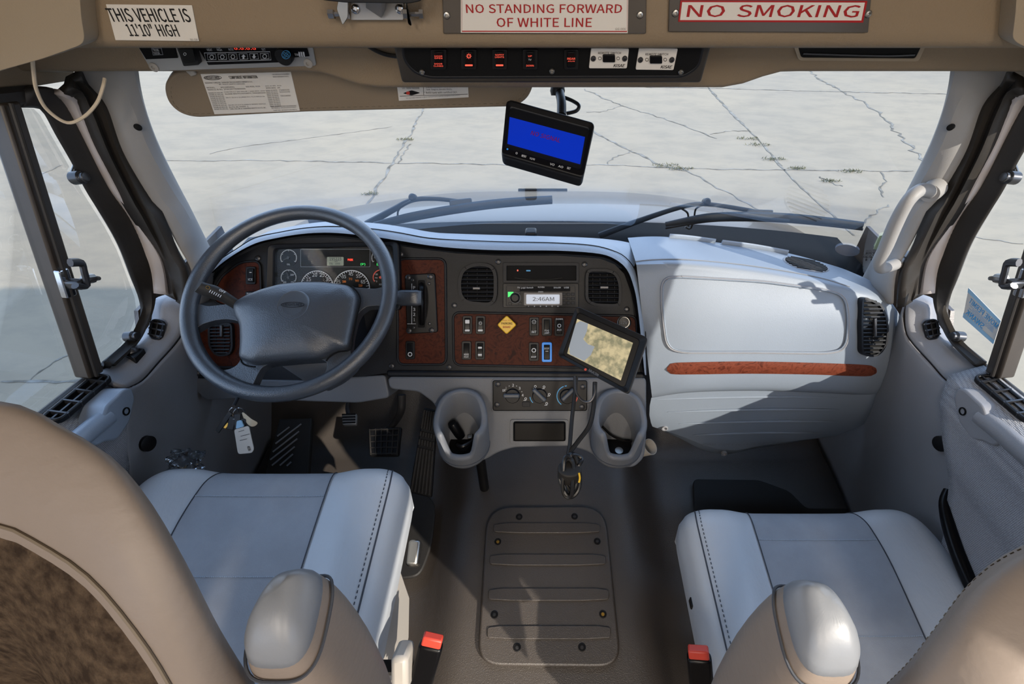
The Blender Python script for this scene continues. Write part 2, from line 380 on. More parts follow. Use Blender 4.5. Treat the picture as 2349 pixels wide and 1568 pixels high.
for u, v, r in [(1528, 380, .22), (1560, 387, .2), (1720, 318, .22), (1740, 332, .22), (1830, 386, .16), (1955, 393, .2), (1905, 415, .14), (850, 445, .12), (930, 320, .15), (1775, 365, .2)]:
    c = aZ(u, v, GZ + .01); m = MB()
    for k in range(70):
        a = random.uniform(0, 6.28); q = c + V((math.cos(a), math.sin(a) * .35, 0)) * r * random.random() ** .7; h = random.uniform(.008, .035)
        b = random.uniform(0, 6.28); x = V((math.cos(b), math.sin(b), 0)) * .008; l = V((random.uniform(-.03, .03), random.uniform(-.03, .03), h))
        m.add([q - x, q + x, q + l], [(0, 1, 2)])
    o = m.build('weeds', 'weed', g, smooth=False); o['kind'] = 'stuff'
bl = T('building', 'pale warehouse block far to the right, out of the picture, shading the concrete', 'building', (17, 6, GZ))
MB().box((17.2, 8, GZ), (32, 34, GZ + 5.2)).build('wall', 'building', bl, smooth=False)
MB().box((17.0, 7.8, GZ + 5.2), (32.2, 34.2, GZ + 5.4)).build('roof', 'bus_out', bl, smooth=False)

def WS(x, z): return 1.27 - .45 * (z - .7) - .17 * (x / .9) ** 2        # the curved windscreen
gl = []
for i in range(13):
    z = .59 + (1.22 - .59) * i / 12; gl.append([V((x, WS(x, z), z)) for x in [-.94 + 1.88 * k / 24 for k in range(25)]])
struct(MB().grid(gl).build('window_1', 'pane'))
# cab floor, engine tunnel and firewall
def floor_z(x, y):
    a = abs(x - .012); tun = max(0, min(1, (.37 - a) / .16)); tun = tun * tun * (3 - 2 * tun)
    up = .03 + .12 * max(0, y - .25) if y > .25 else .03
    toe = max(0, y - 1.02); base = toe * 1.25
    lump = .012 * math.exp(-((x - .33) / .07) ** 2 - ((y - .55) / .05) ** 2) - .01 * math.exp(-((x - .36) / .09) ** 2 - ((y - .46) / .04) ** 2)
    return base + tun * up + lump
rows = []
for j in range(60):
    y = -2.6 + (1.3 + 2.6) * (j / 59) ** .55 if j else -2.6
    rows.append([V((x, y, floor_z(x, y))) for x in [-.98 + 1.96 * k / 70 for k in range(71)]])
struct(MB().grid(rows).build('floor', 'floor_rubber'))
struct(MB().box((-.98, 1.27, .2), (.98, 1.31, .56)).build('wall_front', 'kick_brown', smooth=False))
# bus body behind and above the cab
def holed(name, x0, x1, holes, ya, yb, za, zb, mt):  # side wall with window openings
    m = MB(); ys = sorted({ya, yb} | {h[0] for h in holes} | {h[1] for h in holes})
    for a, b in zip(ys, ys[1:]):
        h = [q for q in holes if q[0] <= a + 1e-6 and q[1] >= b - 1e-6]
        if h: m.box((x0, a, za), (x1, b, h[0][2])); m.box((x0, a, h[0][3]), (x1, b, zb))
        else: m.box((x0, a, za), (x1, b, zb))
    return struct(m.build(name, mt, smooth=False))
HO = [(-2.3, -1.35, .95, 1.75), (-1.25, -.55, .95, 1.70)]
holed('wall_left', -1.16, -1.10, HO, -2.6, -.12, -.9, 2.25, 'bus_wall')
holed('wall_right', 1.10, 1.16, HO, -2.6, -.12, -.9, 2.25, 'bus_wall')
struct(MB().box((-1.16, -2.66, -.9), (1.16, -2.6, 2.25)).build('wall_back', 'bus_wall', smooth=False))
m = MB().box((-1.16, -2.66, 2.2), (1.16, -.02, 2.26)); struct(m.build('ceiling', 'bus_wall', smooth=False))
for sg, nm in ((-1, 'wall_upper_left'), (1, 'wall_upper_right')):
    m = MB(); a, b = sorted((sg * .845, sg * .93)); m.prism([V((b, y, z)) for y, z in ((-.14, 1.31), (.5, 1.298), (.70, 1.208), (.80, 1.183), (.97, 1.165), (.97, 1.31), (0, 2.2), (-.14, 2.22))], (1, 0, 0), b - a); struct(m.build(nm, 'beige', smooth=False))
    m = MB(); a, b = sorted((sg * .9, sg * 1.16)); m.box((a, -.14, -.9), (b, -.07, 1.2)); struct(m.build('trim_4' if sg < 0 else 'trim_5', 'bus_wall', smooth=False))
struct(MB().prism([V((1.16, y, z)) for y, z in ((-.03, 2.2), (.955, 1.29), (.99, 1.31), (0, 2.26), (-.03, 2.26))], (1, 0, 0), 2.32).build('roof_slope', 'bus_out', smooth=False))
for i, (x, y) in enumerate([(-.55, -1.3), (.55, -1.3), (-.55, -2.1), (.55, -2.1)]):  # fill lamps added behind the camera to brighten the cabin
    t = T('ceiling_lamp', ['warm strip lamp on the bus ceiling above the driver side seat', 'warm strip lamp on the bus ceiling above the passenger side seat', 'warm strip lamp at the rear of the bus ceiling, driver side', 'warm strip lamp at the rear of the bus ceiling, passenger side'][i], 'lamp', (x, y, 2.2), 'bus ceiling lamps')
    MB().frame([V((x + a * .12, y + b * .4, 2.17)) for a, b in ((-1, -1), (1, -1), (1, 1), (-1, 1))], [V((x + a * .1, y + b * .38, 2.17)) for a, b in ((-1, -1), (1, -1), (1, 1), (-1, 1))], (0, 0, -1), .03).build('case', 'lamp_case', t, smooth=False)
    L = bpy.data.lights.new('ceiling_lamp_light', 'AREA'); L.shape = 'RECTANGLE'; L.size = .2; L.size_y = .76; L.energy = 15; L.color = (1, .88, .75)
    lo = bpy.data.objects.new('ceiling_lamp_light', L); COL.objects.link(lo); lo.parent = t; lo.location = (0, 0, -.028)

# overhead header: face with the signs, lip, sloping underside down to the windscreen
def sm(a, b, x): t = max(0, min(1, (x - a) / (b - a))); return t * t * (3 - 2 * t)
rows = []
for k in range(61):
    x = -.9 + 1.8 * k / 60; dip = .024 * (1 - sm(.29, .39, abs(x - .01))); rc = 1 - sm(.24, .30, abs(x - .015)); e2 = -.03 * sm(.6, .88, abs(x))
    prof = [(.742, 1.47), (.742, 1.42), (.742, 1.33), (.742, 1.275), (.743, 1.262), (.748, 1.2545), (.758, 1.2505), (.775, 1.2515), (.80, 1.2515), (.84, 1.2505), (.858, 1.2475), (.864, 1.240), (.868, 1.2185), (.8715, 1.204 - dip), (.876, 1.1985 - dip), (.886, 1.1955 - dip), (.93, 1.193 - dip * .7 + e2 * .3), (1.0, 1.193 - dip * .3 + e2 * .6), (1.045, 1.20), (1.06, 1.26)]
    rows.append([V((x, y, z)) for y, z in prof])
struct(MB().grid(rows).build('trim_3', 'beige', ang=60))
HF = PL((0, .742, 1.3), (0, -1, 0)); U = PL((0, .868, 1.2185), (0, -.985, -.17))

# sides: A pillars, door frames, doors, lower trim; the right one mirrors the left
DL = PL((-.93, 0, .65), (1, 0, -.16))
win = [(50, 247), (88, 249), (103, 264), (126, 307), (165, 375), (199, 441), (249, 520), (276, 572), (299, 632), (317, 682), (322, 719), (308, 756), (294, 779), (234, 829)]
frm = [(60, 196), (123, 203), (153, 238), (192, 307), (249, 421), (292, 480), (322, 549), (345, 618), (353, 655), (350, 695), (334, 742), (308, 790), (258, 840)]
whi = [(134, 203), (169, 215), (192, 261), (230, 345), (291, 460), (330, 520), (377, 590), (390, 673)]
whi0 = [(123, 203), (153, 238), (192, 307), (249, 421), (292, 480), (322, 549), (345, 618), (351, 670)]
sea = [(182, 150), (200, 188), (245, 238), (280, 345), (345, 460), (363, 480), (409, 572), (434, 625), (440, 700)]
gls = [(298, 138), (303, 165), (310, 230), (333, 299), (368, 375), (423, 480), (480, 590), (510, 640)]
def strip(A, B, n=40, mid=None):
    a = spline(A, n); b = spline(B, n); rows = [a]
    if mid:
        for t, off in mid: rows.append([p.lerp(q, t) + V(off) for p, q in zip(a, b)])
    return MB().grid(rows + [b])
for sg in (-1, 1):
    m_ = (lambda P: P) if sg < 0 else mir
    side = 'left' if sg < 0 else 'right'
    W_in = m_(DL.poly(win, .0)); F_out = m_(DL.poly(frm, .012)); Wh0 = m_(DL.poly(whi0, .014)); Wh1 = m_(DL.poly(whi, .03))
    Sea = m_([aY(u, v, y) for (u, v), y in zip(sea, (.95, .95, .95, .945, .945, .945, .94, .93, .92))])
    Gls = m_([aS(u, v, lambda x, z: WS(x, z) - .008) for u, v in gls])
    q = lambda d: (sg * -d, 0, 0)
    # A pillar
    pil = strip(Sea, Gls, 40, [(.25, (-sg * .02, -.012, 0)), (.55, (-sg * .03, -.016, 0)), (.85, (-sg * .018, -.008, 0))]).build('trim_1' if sg < 0 else 'trim_2', 'pillar_grey', solid=.012, sub=1)
    struct(pil)
    strip(Wh1, Sea, 40, [(.25, (-sg * .006, -.008, 0)), (.5, (sg * .006, .0, 0)), (.75, (-sg * .006, -.008, 0))]).build('weatherstrip', 'frame_black', pil, solid=.012)
    strip(Wh0, Wh1, 40, [(.5, (-sg * .006, -.004, 0))]).build('painted_jamb', 'white_strip', pil, solid=.01)
    for u, v in ((317, 292), (380, 425)):
        p = m_([aS(u, v, lambda x, z: WS(x, z) - .05)])[0]; MB().lathe(p, (-sg * .7, -.7, .1), [(.0055, -.01), (.0055, .004), (.003, .005)], 14).build('plug', 'deep', pil)
    MB().tube(m_([aS(u, v, lambda x, z: WS(x, z) - .015) for u, v in ((334, 300), (348, 335), (368, 372))]), .006, 8, 12, flat=.6).build('antenna_strip', 'deep', pil)
    # door
    dr = bpy.data.objects.new('door_1' if sg < 0 else 'door_2', None); COL.objects.link(dr); dr.location = (sg * .95, .3, .0); dr['kind'] = 'structure'
    strip(W_in, F_out, 60, [(.12, (-sg * .004, 0, 0)), (.2, (-sg * .004, 0, 0)), (.5, (-sg * .012, 0, 0)), (.85, (-sg * .01, 0, 0))]).build('window_seal', 'frame_black', dr, solid=.018)
    tx = lambda z: sg * (.93 - .16 * (z - .65))
    RL = [(.875, 1.148), (.80, 1.160), (.70, 1.185), (.5, 1.275), (-.08, 1.285)]
    MB().grid([[V((tx(z + d_) - sg * o_, y, z + d_)) for y, z in RL] for d_, o_ in ((0, .0), (.006, .008), (.022, .010), (.03, .004))]).build('top_rail', 'frame_black', dr, solid=.02, smooth=False)
    PB = [(.70, 1.19), (.5, 1.272), (.43, 1.24), (.366, 1.20), (.30, 1.15), (.25, 1.06), (.22, .95), (.20, .80), (.20, .70), (-.14, .70), (-.14, 1.33), (.5, 1.33)]
    MB().prism([V((tx(z) + sg * .012, y, z)) for y, z in PB], (-sg, 0, -.16), .03).build('rear_quarter', 'frame_black', dr, bev=.004)
    # window pane of the door
    zs = lambda y: .655 + .16 * (.76 - y) if y < .76 else .655
    pan = W_in[:-1] + [V((tx(.66), .70, .66)), V((tx(.77), .0, .77)), V((tx(.77), -.08, .78))] + [V((tx(z), y, z)) for y, z in reversed(RL)][:-1]
    pane = MB().add([p + V((sg * .008, 0, 0)) for p in pan], [tuple(range(len(pan)))]).build('window_2' if sg < 0 else 'window_3', 'pane', smooth=False); struct(pane)
    # divider bar with latch
    a0, a1, b1, b0 = m_(DL.poly([(2, 238), (48, 232), (240, 852), (208, 870)], .012))
    MB().prism([a0, a1, b1, b0], (-sg, 0, -.16), .03).build('window_divider', 'bronze' if sg > 0 else 'bronze', dr, bev=.004)
    c0, c1 = m_(DL.poly([(24, 236), (222, 862)], .018)); MB().tube([c0, c1], .0035, 8, 4).build('divider_channel', 'frame_black', dr)
    lp = m_(DL.poly(rpoly([(136, 622), (158, 614), (178, 676), (156, 686)], 5), .020)); la = MB().prism(lp, (-sg, 0, -.16), .012).build('latch_plate', 'chrome', dr, bev=.002)
    Lx = lambda u, v, h: m_([DL.at(u, v, h)])[0]
    MB().bar(Lx(155, 650, .018), Lx(192, 652, .05), (0, 0, 1), .018, .016).build('latch_body', 'bolt_dark', la, bev=.004)
    MB().tube([Lx(161, 602, .058), Lx(186, 603, .056), Lx(193, 622, .055), Lx(199, 655, .052), Lx(172, 655, .05)], .0075, 8, 20, flat=.7).build('latch_handle', 'bolt_dark', la)
    MB().tube([Lx(195, 640, .05), Lx(212, 638, .05), Lx(218, 638, .05), Lx(227, 638, .05)], [.009, .009, .005, .004], 10).build('latch_pin', 'steel', la)
    for u, v in ((172, 408), (294, 772)):
        p = Lx(u, v, .0); h = MB().lathe(p, (-sg, 0, .1), [(.012, -.004), (.012, .014), (.0085, .016), (.0085, .022), (.004, .023)], 18).build('window_hinge', 'bolt_dark', dr, bev=.001)
        MB().bar(p + V((sg * .002, 0, 0)), Lx(u + 10, v - 34 if v < 500 else v + 22, -.004), (sg, 0, 0), .006, .018).build('hinge_bracket', 'steel', h, bev=.002)
    # door panel
    ybz = [(.66, .725), (.64, .72), (.60, .69), (.55, .63), (.50, .56), (.40, .49), (.25, .44), (.0, .41)]
    rows = []
    for i, (z, yb) in enumerate(ybz):
        xo = [.935, .878, .872, .870, .868, .866, .875, .89][i]
        rows.append([V((sg * xo, yb - (yb + .1) * t, z + (.12 * (yb - (yb - (yb + .1) * t)) * (1 if i < 2 else max(0, 1 - (i - 1) * .3))))) for t in [k / 24 for k in range(25)]])
    MB().grid(rows).build('door_panel', 'door_cloth', dr, solid=.02, off=1 if sg > 0 else -1, ang=60)
    MB().tube([V((sg * .938, .74, .664)), V((sg * .938, .4, .706)), V((sg * .938, -.1, .769))], .011, 10, 12).build('sill_cap', 'frame_black', dr)
    # armrest pull
    X = PL((-.845, 0, 0), (1, 0, 0)); Xo = lambda pts: m_(X.poly(pts))
    hp = Xo(rpoly([(246, 930), (286, 892), (303, 889), (311, 912), (299, 967), (271, 1008), (239, 1013), (222, 1024), (200, 1014), (232, 972)], 9))
    MB().prism(hp, (-sg, 0, 0), .05).build('pull_handle', 'dash_top' if sg < 0 else 'trim_grey', dr, bev=.009, seg=3)
    MB().tube([X.at(260, 955) + V((-.012, 0, 0)), X.at(205, 1000) + V((-.012, 0, 0)), X.at(120, 1075) + V((-.012, 0, 0)), X.at(0, 1160) + V((-.012, 0, 0))] if sg < 0 else mir([X.at(260, 955) + V((-.012, 0, 0)), X.at(205, 1000) + V((-.012, 0, 0)), X.at(120, 1075) + V((-.012, 0, 0)), X.at(0, 1160) + V((-.012, 0, 0))]), .018, 12, 24).build('pull_bar', 'dash_top' if sg < 0 else 'trim_grey', dr)
    p = Xo([(289, 943)])[0]; MB().lathe(p, (-sg, 0, 0), [(.0085, -.01), (.0085, .0015), (.006, .002), (.006, -.004), (.0001, -.004)], 18).build('handle_bolt', 'deep', dr)
    if sg > 0:
        MB().tube([V((.862, .56, .47)), V((.845, .53, .455)), V((.84, .45, .42)), V((.845, .36, .39))], [.008, .013, .014, .014], 12, 24).build('release_lever', 'gloss_black', dr)
    # door vent
    def side_vent(quad, h, nsl, nm):
        Q = [V(p) for p in quad]; c = sum(Q, V((0, 0, 0))) / 4; n = (Q[1] - Q[0]).cross(Q[3] - Q[0]).normalized()
        if (EYE - c).dot(n) < 0: n = -n
        out = []
        for i in range(4):
            p, a, b = Q[i], Q[i - 1], Q[(i + 1) % 4]; ra = min((a - p).length, (b - p).length) * .45
            s = p + (a - p).normalized() * ra; e = p + (b - p).normalized() * ra
            for k in range(6): t = k / 5; out.append(s * (1 - t) ** 2 + p * 2 * t * (1 - t) + e * t * t)
        out = [p + n * h for p in out]; inn = inset(out, .006, n)
        v = MB().frame(out, inn, n, h + .002).build(nm, 'black', dr if nm == 'door_vent' else pil, bev=.002)
        MB().prism([p - n * (h - .001) for p in inn], n, .003).build('vent_back', 'deep', v, smooth=False)
        mb = MB()
        for k in range(nsl):
            t = (k + .7) / (nsl + .4); mb.bar(Q[0].lerp(Q[3], t) + n * h * .5, Q[1].lerp(Q[2], t) + n * h * .5, n, h, .0035)
        mb.bar(Q[0].lerp(Q[1], .5) + n * h * .4, Q[3].lerp(Q[2], .5) + n * h * .4, n, h * .6, .003)
        mb.build('vent_vane', 'bolt_dark', v, smooth=False)
    S = lambda y, x, dz=0: V((sg * x, y, .664 + .12 * (.72 - y) + dz))
    side_vent([S(.70, .924, .008), S(.70, .889, .0), S(.565, .889, .0), S(.565, .924, .008)], .010, 4, 'door_vent')
    # lower trim beside the door: shelf and side face down to the floor
    tr = strip(m_([V((-.935, .695, .678)), aX(300, 790, -.94), aX(345, 740, -.93), aX(351, 690, -.925), aX(385, 674, -.92), aX(402, 672, -.91)]),
               m_([V((-.874, .69, .648)), aX(325, 870, -.872), aX(362, 828, -.868), aX(400, 785, -.862), aX(416, 757, -.858), aX(420, 712, -.862), aX(412, 680, -.88)]), 30,
               [(.3, (0, 0, .006)), (.6, (0, 0, .008)), (.88, (0, 0, .004))]).build('side_shelf', 'trim_grey', pil, solid=.01)
    la_ = m_([V((-.874, .69, .648)), aX(325, 870, -.872), aX(362, 828, -.868), aX(400, 785, -.862), aX(416, 757, -.858), aX(420, 712, -.862), aX(412, 680, -.88)])
    lb_ = m_([V((-.878, .65, .60)), V((-.876, .69, .60)), V((-.87, .73, .58)), V((-.868, .78, .57)), V((-.868, .83, .56)), V((-.872, .87, .56)), V((-.88, .90, .57))])
    lc_ = m_([V((-.874, .56, .50)), V((-.87, .65, .46)), V((-.875, .72, .44)), V((-.88, .80, .43)), V((-.885, .88, .43)), V((-.89, .93, .45))])
    ld_ = m_([V((-.878, .45, .28)), V((-.88, .55, .28)), V((-.90, .66, .28)), V((-.925, .80, .28)), V((-.94, .95, .28)), V((-.945, 1.05, .28))])
    le_ = m_([V((-.895, .40, .0)), V((-.90, .52, .0)), V((-.92, .66, .0)), V((-.945, .82, .0)), V((-.955, 1.0, .0)), V((-.96, 1.25, .0))])
    MB().grid([spline(r, 30) for r in (la_, lb_, lc_, ld_, le_)]).build('kick_panel', 'trim_grey', pil, solid=.008, sub=1, ang=80)
    kw = m_([V((-.955, -.1, .63)), V((-.955, .86, .63)), V((-.955, .9, .69)), V((-.955, 1.3, .7)), V((-.955, 1.3, -.05)), V((-.955, -.1, -.05))]); struct(MB().add(kw, [(0, 1, 2, 3, 4, 5)]).build('wall_kick_' + side, 'kick_brown', smooth=False, solid=.01))
    p = m_([aX(335, 1017, -.864)])[0]; MB().lathe(p + V((-sg * .004, 0, 0)), (-sg, -.2, .1), [(.017, -.01), (.017, .003), (.014, .004)], 20).build('speaker_plug', 'black', pil)
    sv = m_([aX(352, 736, -.918), aX(388, 742, -.885), aX(376, 790, -.885), aX(346, 782, -.915)]); side_vent([p + V((0, 0, .008)) for p in sv], .007, 3, 'shelf_vent')
    if sg < 0:
        b = [aX(287, 836, -.935), aX(313, 822, -.93), aX(344, 826, -.893), aX(320, 850, -.893)]; n = (b[1] - b[0]).cross(b[2] - b[0]).normalized(); n = n if n.z > 0 else -n
        b = [p + n * .032 for p in b]; mc = MB().prism(b, n, .032).build('mirror_switch', 'black', pil, bev=.003)
        c = sum(b, V((0, 0, 0))) / 4; MB().lathe(c, n, [(.013, 0), (.011, .006), (.006, .010), (.0001, .011)], 16).build('joystick', 'bolt_dark', mc)

# ================================================================== dashboard
dash = T('dashboard', 'grey and black truck dashboard running the full width under the windscreen', 'dashboard', (0, 1.0, .6))
# brow over gauges and centre stack: back edge, seam, crest, lower lip
lip = [(450, 690), (473, 646), (496, 619), (539, 586), (586, 563), (632, 551), (698, 541), (765, 540), (848, 549), (913, 559), (979, 569), (1046, 577), (1145, 582), (1278, 582), (1377, 589), (1410, 601), (1437, 626), (1450, 665), (1460, 718), (1470, 818), (1477, 861)]
crest = [(440, 690), (462, 648), (492, 606), (539, 573), (586, 545), (639, 533), (698, 523), (765, 519), (848, 524), (913, 533), (979, 545), (1046, 550), (1145, 554), (1278, 557), (1361, 563), (1410, 576), (1437, 592), (1457, 619), (1467, 652), (1480, 752), (1484, 861)]
def lp_y(pts, ys): return [aY(u, v, y) for (u, v), y in zip(pts, ys)]
LIP = [D.at(u, v, .001) for u, v in lip]; MID = [D.at(u + (cu - u) * .30, v + (cv - v) * .30, .040) for (u, v), (cu, cv) in zip(lip, crest)]
CRE = []
for (u, v) in crest: CRE.append(D.at(u, v, .022))
BEH = [p + V((0, .05, -.012)) for p in CRE]
N_ = 90
UND = [p.lerp(q, .55) + D.n * .008 for p, q in zip(LIP, MID)]
MB().grid([spline(r, N_) for r in (MID, [p.lerp(q, .5) + V((0, 0, .003)) for p, q in zip(MID, CRE)], CRE, BEH)]).build('brow', 'dash_top', dash, sub=1, ang=80)
MB().grid([spline(r, N_) for r in (LIP, UND, MID)]).build('brow_underside', 'matt_black', dash, ang=80)  # shadow under the brow painted in as a black surface
MB().tube([p + D.n * .0006 for p in spline(CRE, 120)], .0011, 6).build('seam_line', 'deep', dash)
# upper shelf behind the brow
back = [aY(470, 655, 1.08), aY(500, 612, 1.1), aY(560, 566, 1.12), aY(640, 534, 1.14), aY(760, 519, 1.16), aY(880, 523, 1.17), aY(979, 529, 1.18), aY(1132, 534, 1.19), aY(1245, 537, 1.19), aY(1377, 541, 1.185), aY(1470, 545, 1.18)]
cr2 = [p + V((0, .004, -.004)) for p in CRE[1:18]]
a = spline(cr2, 60); b = spline(back, 60)
dk = spline([p + V((0, .03, -.12)) for p in back], 60)
MB().grid([a, [p.lerp(q, .5) + V((0, 0, .006)) for p, q in zip(a, b)], b, dk]).build('shelf', 'dash_top', dash, sub=1, ang=80)
# passenger side: shelf, crease, bulging face, underside
A_ = [aY(1440, 545, 1.18), aY(1528, 543, 1.17), aY(1700, 563, 1.145), aY(1806, 580, 1.12), aY(1899, 605, 1.08), aY(1949, 622, 1.06), aY(2010, 652, 1.0), aY(2040, 690, .975)]
B_ = [aY(1457, 597, .985), aY(1579, 597, .985), aY(1722, 611, .98), aY(1865, 635, .965), aY(1949, 655, .95), aY(2000, 668, .945), aY(2040, 690, .95), aY(2060, 715, .96)]
B2 = [aY(1462, 625, .965), aY(1580, 626, .955), aY(1722, 636, .95), aY(1865, 658, .935), aY(1955, 680, .922), aY(2012, 700, .92), aY(2048, 718, .935), aY(2066, 735, .96)]
C_ = [aY(1474, 730, .91), aY(1580, 730, .895), aY(1722, 730, .892), aY(1865, 735, .888), aY(1960, 742, .885), aY(2020, 752, .893), aY(2056, 766, .915), aY(2067, 775, .96)]
D_ = [aY(1488, 845, .86), aY(1580, 838, .848), aY(1722, 830, .848), aY(1865, 832, .848), aY(1960, 836, .85), aY(2020, 840, .865), aY(2056, 842, .89), aY(2066, 842, .95)]
E_ = [aY(1495, 905, .85), aY(1580, 893, .838), aY(1722, 888, .838), aY(1865, 892, .838), aY(1960, 896, .842), aY(2010, 896, .862), aY(2046, 888, .89), aY(2060, 882, .95)]
F_ = [aY(1496, 912, .865), aY(1580, 900, .86), aY(1722, 896, .86), aY(1865, 900, .86), aY(1960, 905, .865), aY(2010, 905, .89), aY(2044, 896, .92), aY(2058, 890, .97)]
rows = []
cols = [spline(r, 70) for r in (A_, B_, B2, C_, D_, E_, F_)]
for k in range(70): rows.append(spline([c[k] for c in cols], 48))
MB().grid(rows).build('glove_face', 'dash_grey', dash, ang=80)
GF = three(aY(1474, 730, .9), aY(1960, 745, .885), aY(1722, 838, .848))
def gsurf(u, v):                                      # a point of the passenger face under a pixel
    d = ray(u, v); best = None
    return None
from mathutils.bvhtree import BVHTree
vv = [p for r in rows for p in r]; mm = 48
bvh = BVHTree.FromPolygons(vv, [(i * mm + k, i * mm + k + 1, (i + 1) * mm + k + 1, (i + 1) * mm + k) for i in range(69) for k in range(mm - 1)])
def onface(u, v, h=0.0):
    d = ray(u, v).normalized(); loc, n, i, dist = bvh.ray_cast(EYE, d)
    if loc is None: p = GF.at(u, v); return p - d * h
    if n.dot(d) > 0: n = -n
    return loc + n * h
glb = rpoly([(1517, 640), (1550, 633), (1750, 645), (1900, 665), (1940, 680), (1947, 740), (1940, 800), (1900, 810), (1750, 808), (1560, 808), (1528, 795), (1516, 700)], 26, 6)
P = spline([onface(u, v, .0025) for u, v in glb + glb[:1]], 140)[:-1]
P2 = spline([onface(u * .985 + 1733 * .015, v * .97 + 724 * .03, .003) for u, v in glb + glb[:1]], 140)[:-1]
MB().tube(P, .0035, 8, closed=True, flat=.7).build('lid_groove', 'trim_grey', dash); MB().tube(P2, .003, 8, closed=True, flat=.7).build('glove_box_lid_edge', 'dash_grey', dash)
# seam across the top edge of the passenger side
MB().tube([onface(u, v, .001) for u, v in ((1458, 600), (1500, 596), (1579, 596), (1722, 610), (1865, 634), (1949, 658))], .0014, 6, 60).build('seam_line', 'mark_dim', dash)
# wood strip
st = [(1528, 846), (1534, 834), (1560, 831), (1722, 828), (1865, 832), (1985, 837), (2005, 840), (2012, 850), (2004, 860), (1985, 862), (1865, 857), (1722, 856), (1560, 858), (1536, 857)]
up = [(1530, 842), (1542, 832), (1600, 829.5), (1722, 828), (1865, 831), (1985, 836), (2008, 843)]; dn = [(1530, 849), (1542, 857), (1600, 857.5), (1722, 856), (1865, 858), (1985, 862), (2008, 856)]
us = spline([(a_[0], a_[1], 0) for a_ in up], 40); ds = spline([(a_[0], a_[1], 0) for a_ in dn], 40)
MB().grid([[onface(a_.x + (b_.x - a_.x) * t, a_.y + (b_.y - a_.y) * t, .0015 + .003 * math.sin(math.pi * t)) for a_, b_ in zip(us, ds)] for t in (0, .25, .5, .75, 1)]).build('wood_strip', 'wood_strip', dash, ang=80)
# end vent (half-moon)
hv = [(1968, 690), (1972, 683), (1995, 685), (2012, 700), (2023, 725), (2027, 755), (2024, 785), (2013, 805), (1998, 814), (1977, 812), (1968, 804), (1967, 745)]
def vent(name, outp, pl, hh, nsl, nv, tab, label=None, w=.006, fn=None, lw=.004):
    at = fn or (lambda u, v, h: pl.at(u, v, h)); n = pl.n
    out = [at(u, v, hh) for u, v in outp]; inn = inset(out, w, n)
    fr_ = MB().frame(out, inn, n, hh + .004).build(name, 'fascia', dash, bev=.003, label=label)
    MB().prism([p - n * (hh * .42 if fn else hh - .0015) for p in inn], n, .003).build('vent_back', 'deep', fr_, smooth=False)
    us_ = [p[0] for p in outp]; vs_ = [p[1] for p in outp]; v0, v1 = min(vs_), max(vs_)
    def span(v):
        xs = []
        for i in range(len(outp)):
            (ua, va), (ub, vb) = outp[i], outp[(i + 1) % len(outp)]
            if (va - v) * (vb - v) < 0: xs.append(ua + (ub - ua) * (v - va) / (vb - va))
        return min(xs), max(xs)
    gr = MB(); pad = w * 1000 * .8
    for k in range(nsl):
        v = v0 + pad + (v1 - v0 - 2 * pad) * (k + .5) / nsl; a_, b_ = span(v)
        gr.bar(at(a_ + pad * .8, v, hh * .55), at(b_ - pad * .8, v, hh * .55), n + V((0, 0, .55)), hh * .8, lw)
    for k in range(nv):
        u = min(us_) + (max(us_) - min(us_)) * (k + 1) / (nv + 1); gr.bar(at(u, v0 + pad * 1.4, hh * .3), at(u, v1 - pad * 1.4, hh * .3), n, hh * .3, .0022)
    gr.build('grille', 'fascia', fr_, bev=.0006, seg=1)
    if tab:
        a_, b_ = tab; MB().bar(at(*a_, hh * 1.0), at(*b_, hh * 1.0), n, .006, .007).build('vent_tab', 'bolt_dark', fr_, bev=.0015)
    return fr_
VP = PL(onface(1995, 745), (onface(1975, 700) - onface(1975, 800)).cross(onface(2020, 745) - onface(1970, 745)))
if VP.n.y > 0: VP.n = -VP.n
vent('end_vent', rpoly(hv, 8, 3), VP, .013, 14, 2, ((1996, 728), (1996, 768)), 'black half-moon air vent at the passenger end', w=.005, fn=onface)
# speaker grille on the shelf
sg_ = [onface(1849 + 52 * math.cos(a_) + 10 * math.sin(a_), 607 + 15 * math.sin(a_) + 9 * math.cos(a_), .0015) for a_ in [2 * math.pi * k / 28 for k in range(28)]]
n_ = (sg_[7] - sg_[0]).cross(sg_[14] - sg_[0]).normalized(); n_ = n_ if n_.z > 0 else -n_
spk = MB().prism(sg_, n_, .003).build('speaker_grille', 'trim_grey', dash, bev=.001)
mb = MB(); cc = sum(sg_, V((0, 0, 0))) / 28
for k in range(-4, 5):
    i = k / 5; d1 = sg_[0] - cc; d2 = sg_[7] - cc; w_ = math.sqrt(1 - i * i) * .9
    mb.bar(cc + d2 * i - d1 * w_ + n_ * .001, cc + d2 * i + d1 * w_ + n_ * .001, n_, .003, .003)
mb.build('speaker_slot', 'black', spk, smooth=False)
# defroster outlets along the glass
for pts in ([(1535, 545), (1580, 549), (1640, 557)], [(1655, 559), (1730, 569), (1806, 583)]):
    MB().tube([onface(u, v, .004) for u, v in pts], .008, 8, 14, flat=.5).build('defroster_slot', 'dash_top', dash)
# ledge sensor on the shelf
p = aY(1218, 538, 1.17); sn = MB().box(p + V((-.016, -.012, -.012)), p + V((.016, .02, .012))).build('light_sensor', 'black', dash, bev=.006, seg=3)
p = aY(760, 512, 1.15); tag(MB().box(p + V((-.055, -.01, -.02)), p + V((.02, .03, .016))).build('sensor_box', 'dash_top', None, bev=.003), 'small black box standing on the shelf behind the steering wheel', 'box')
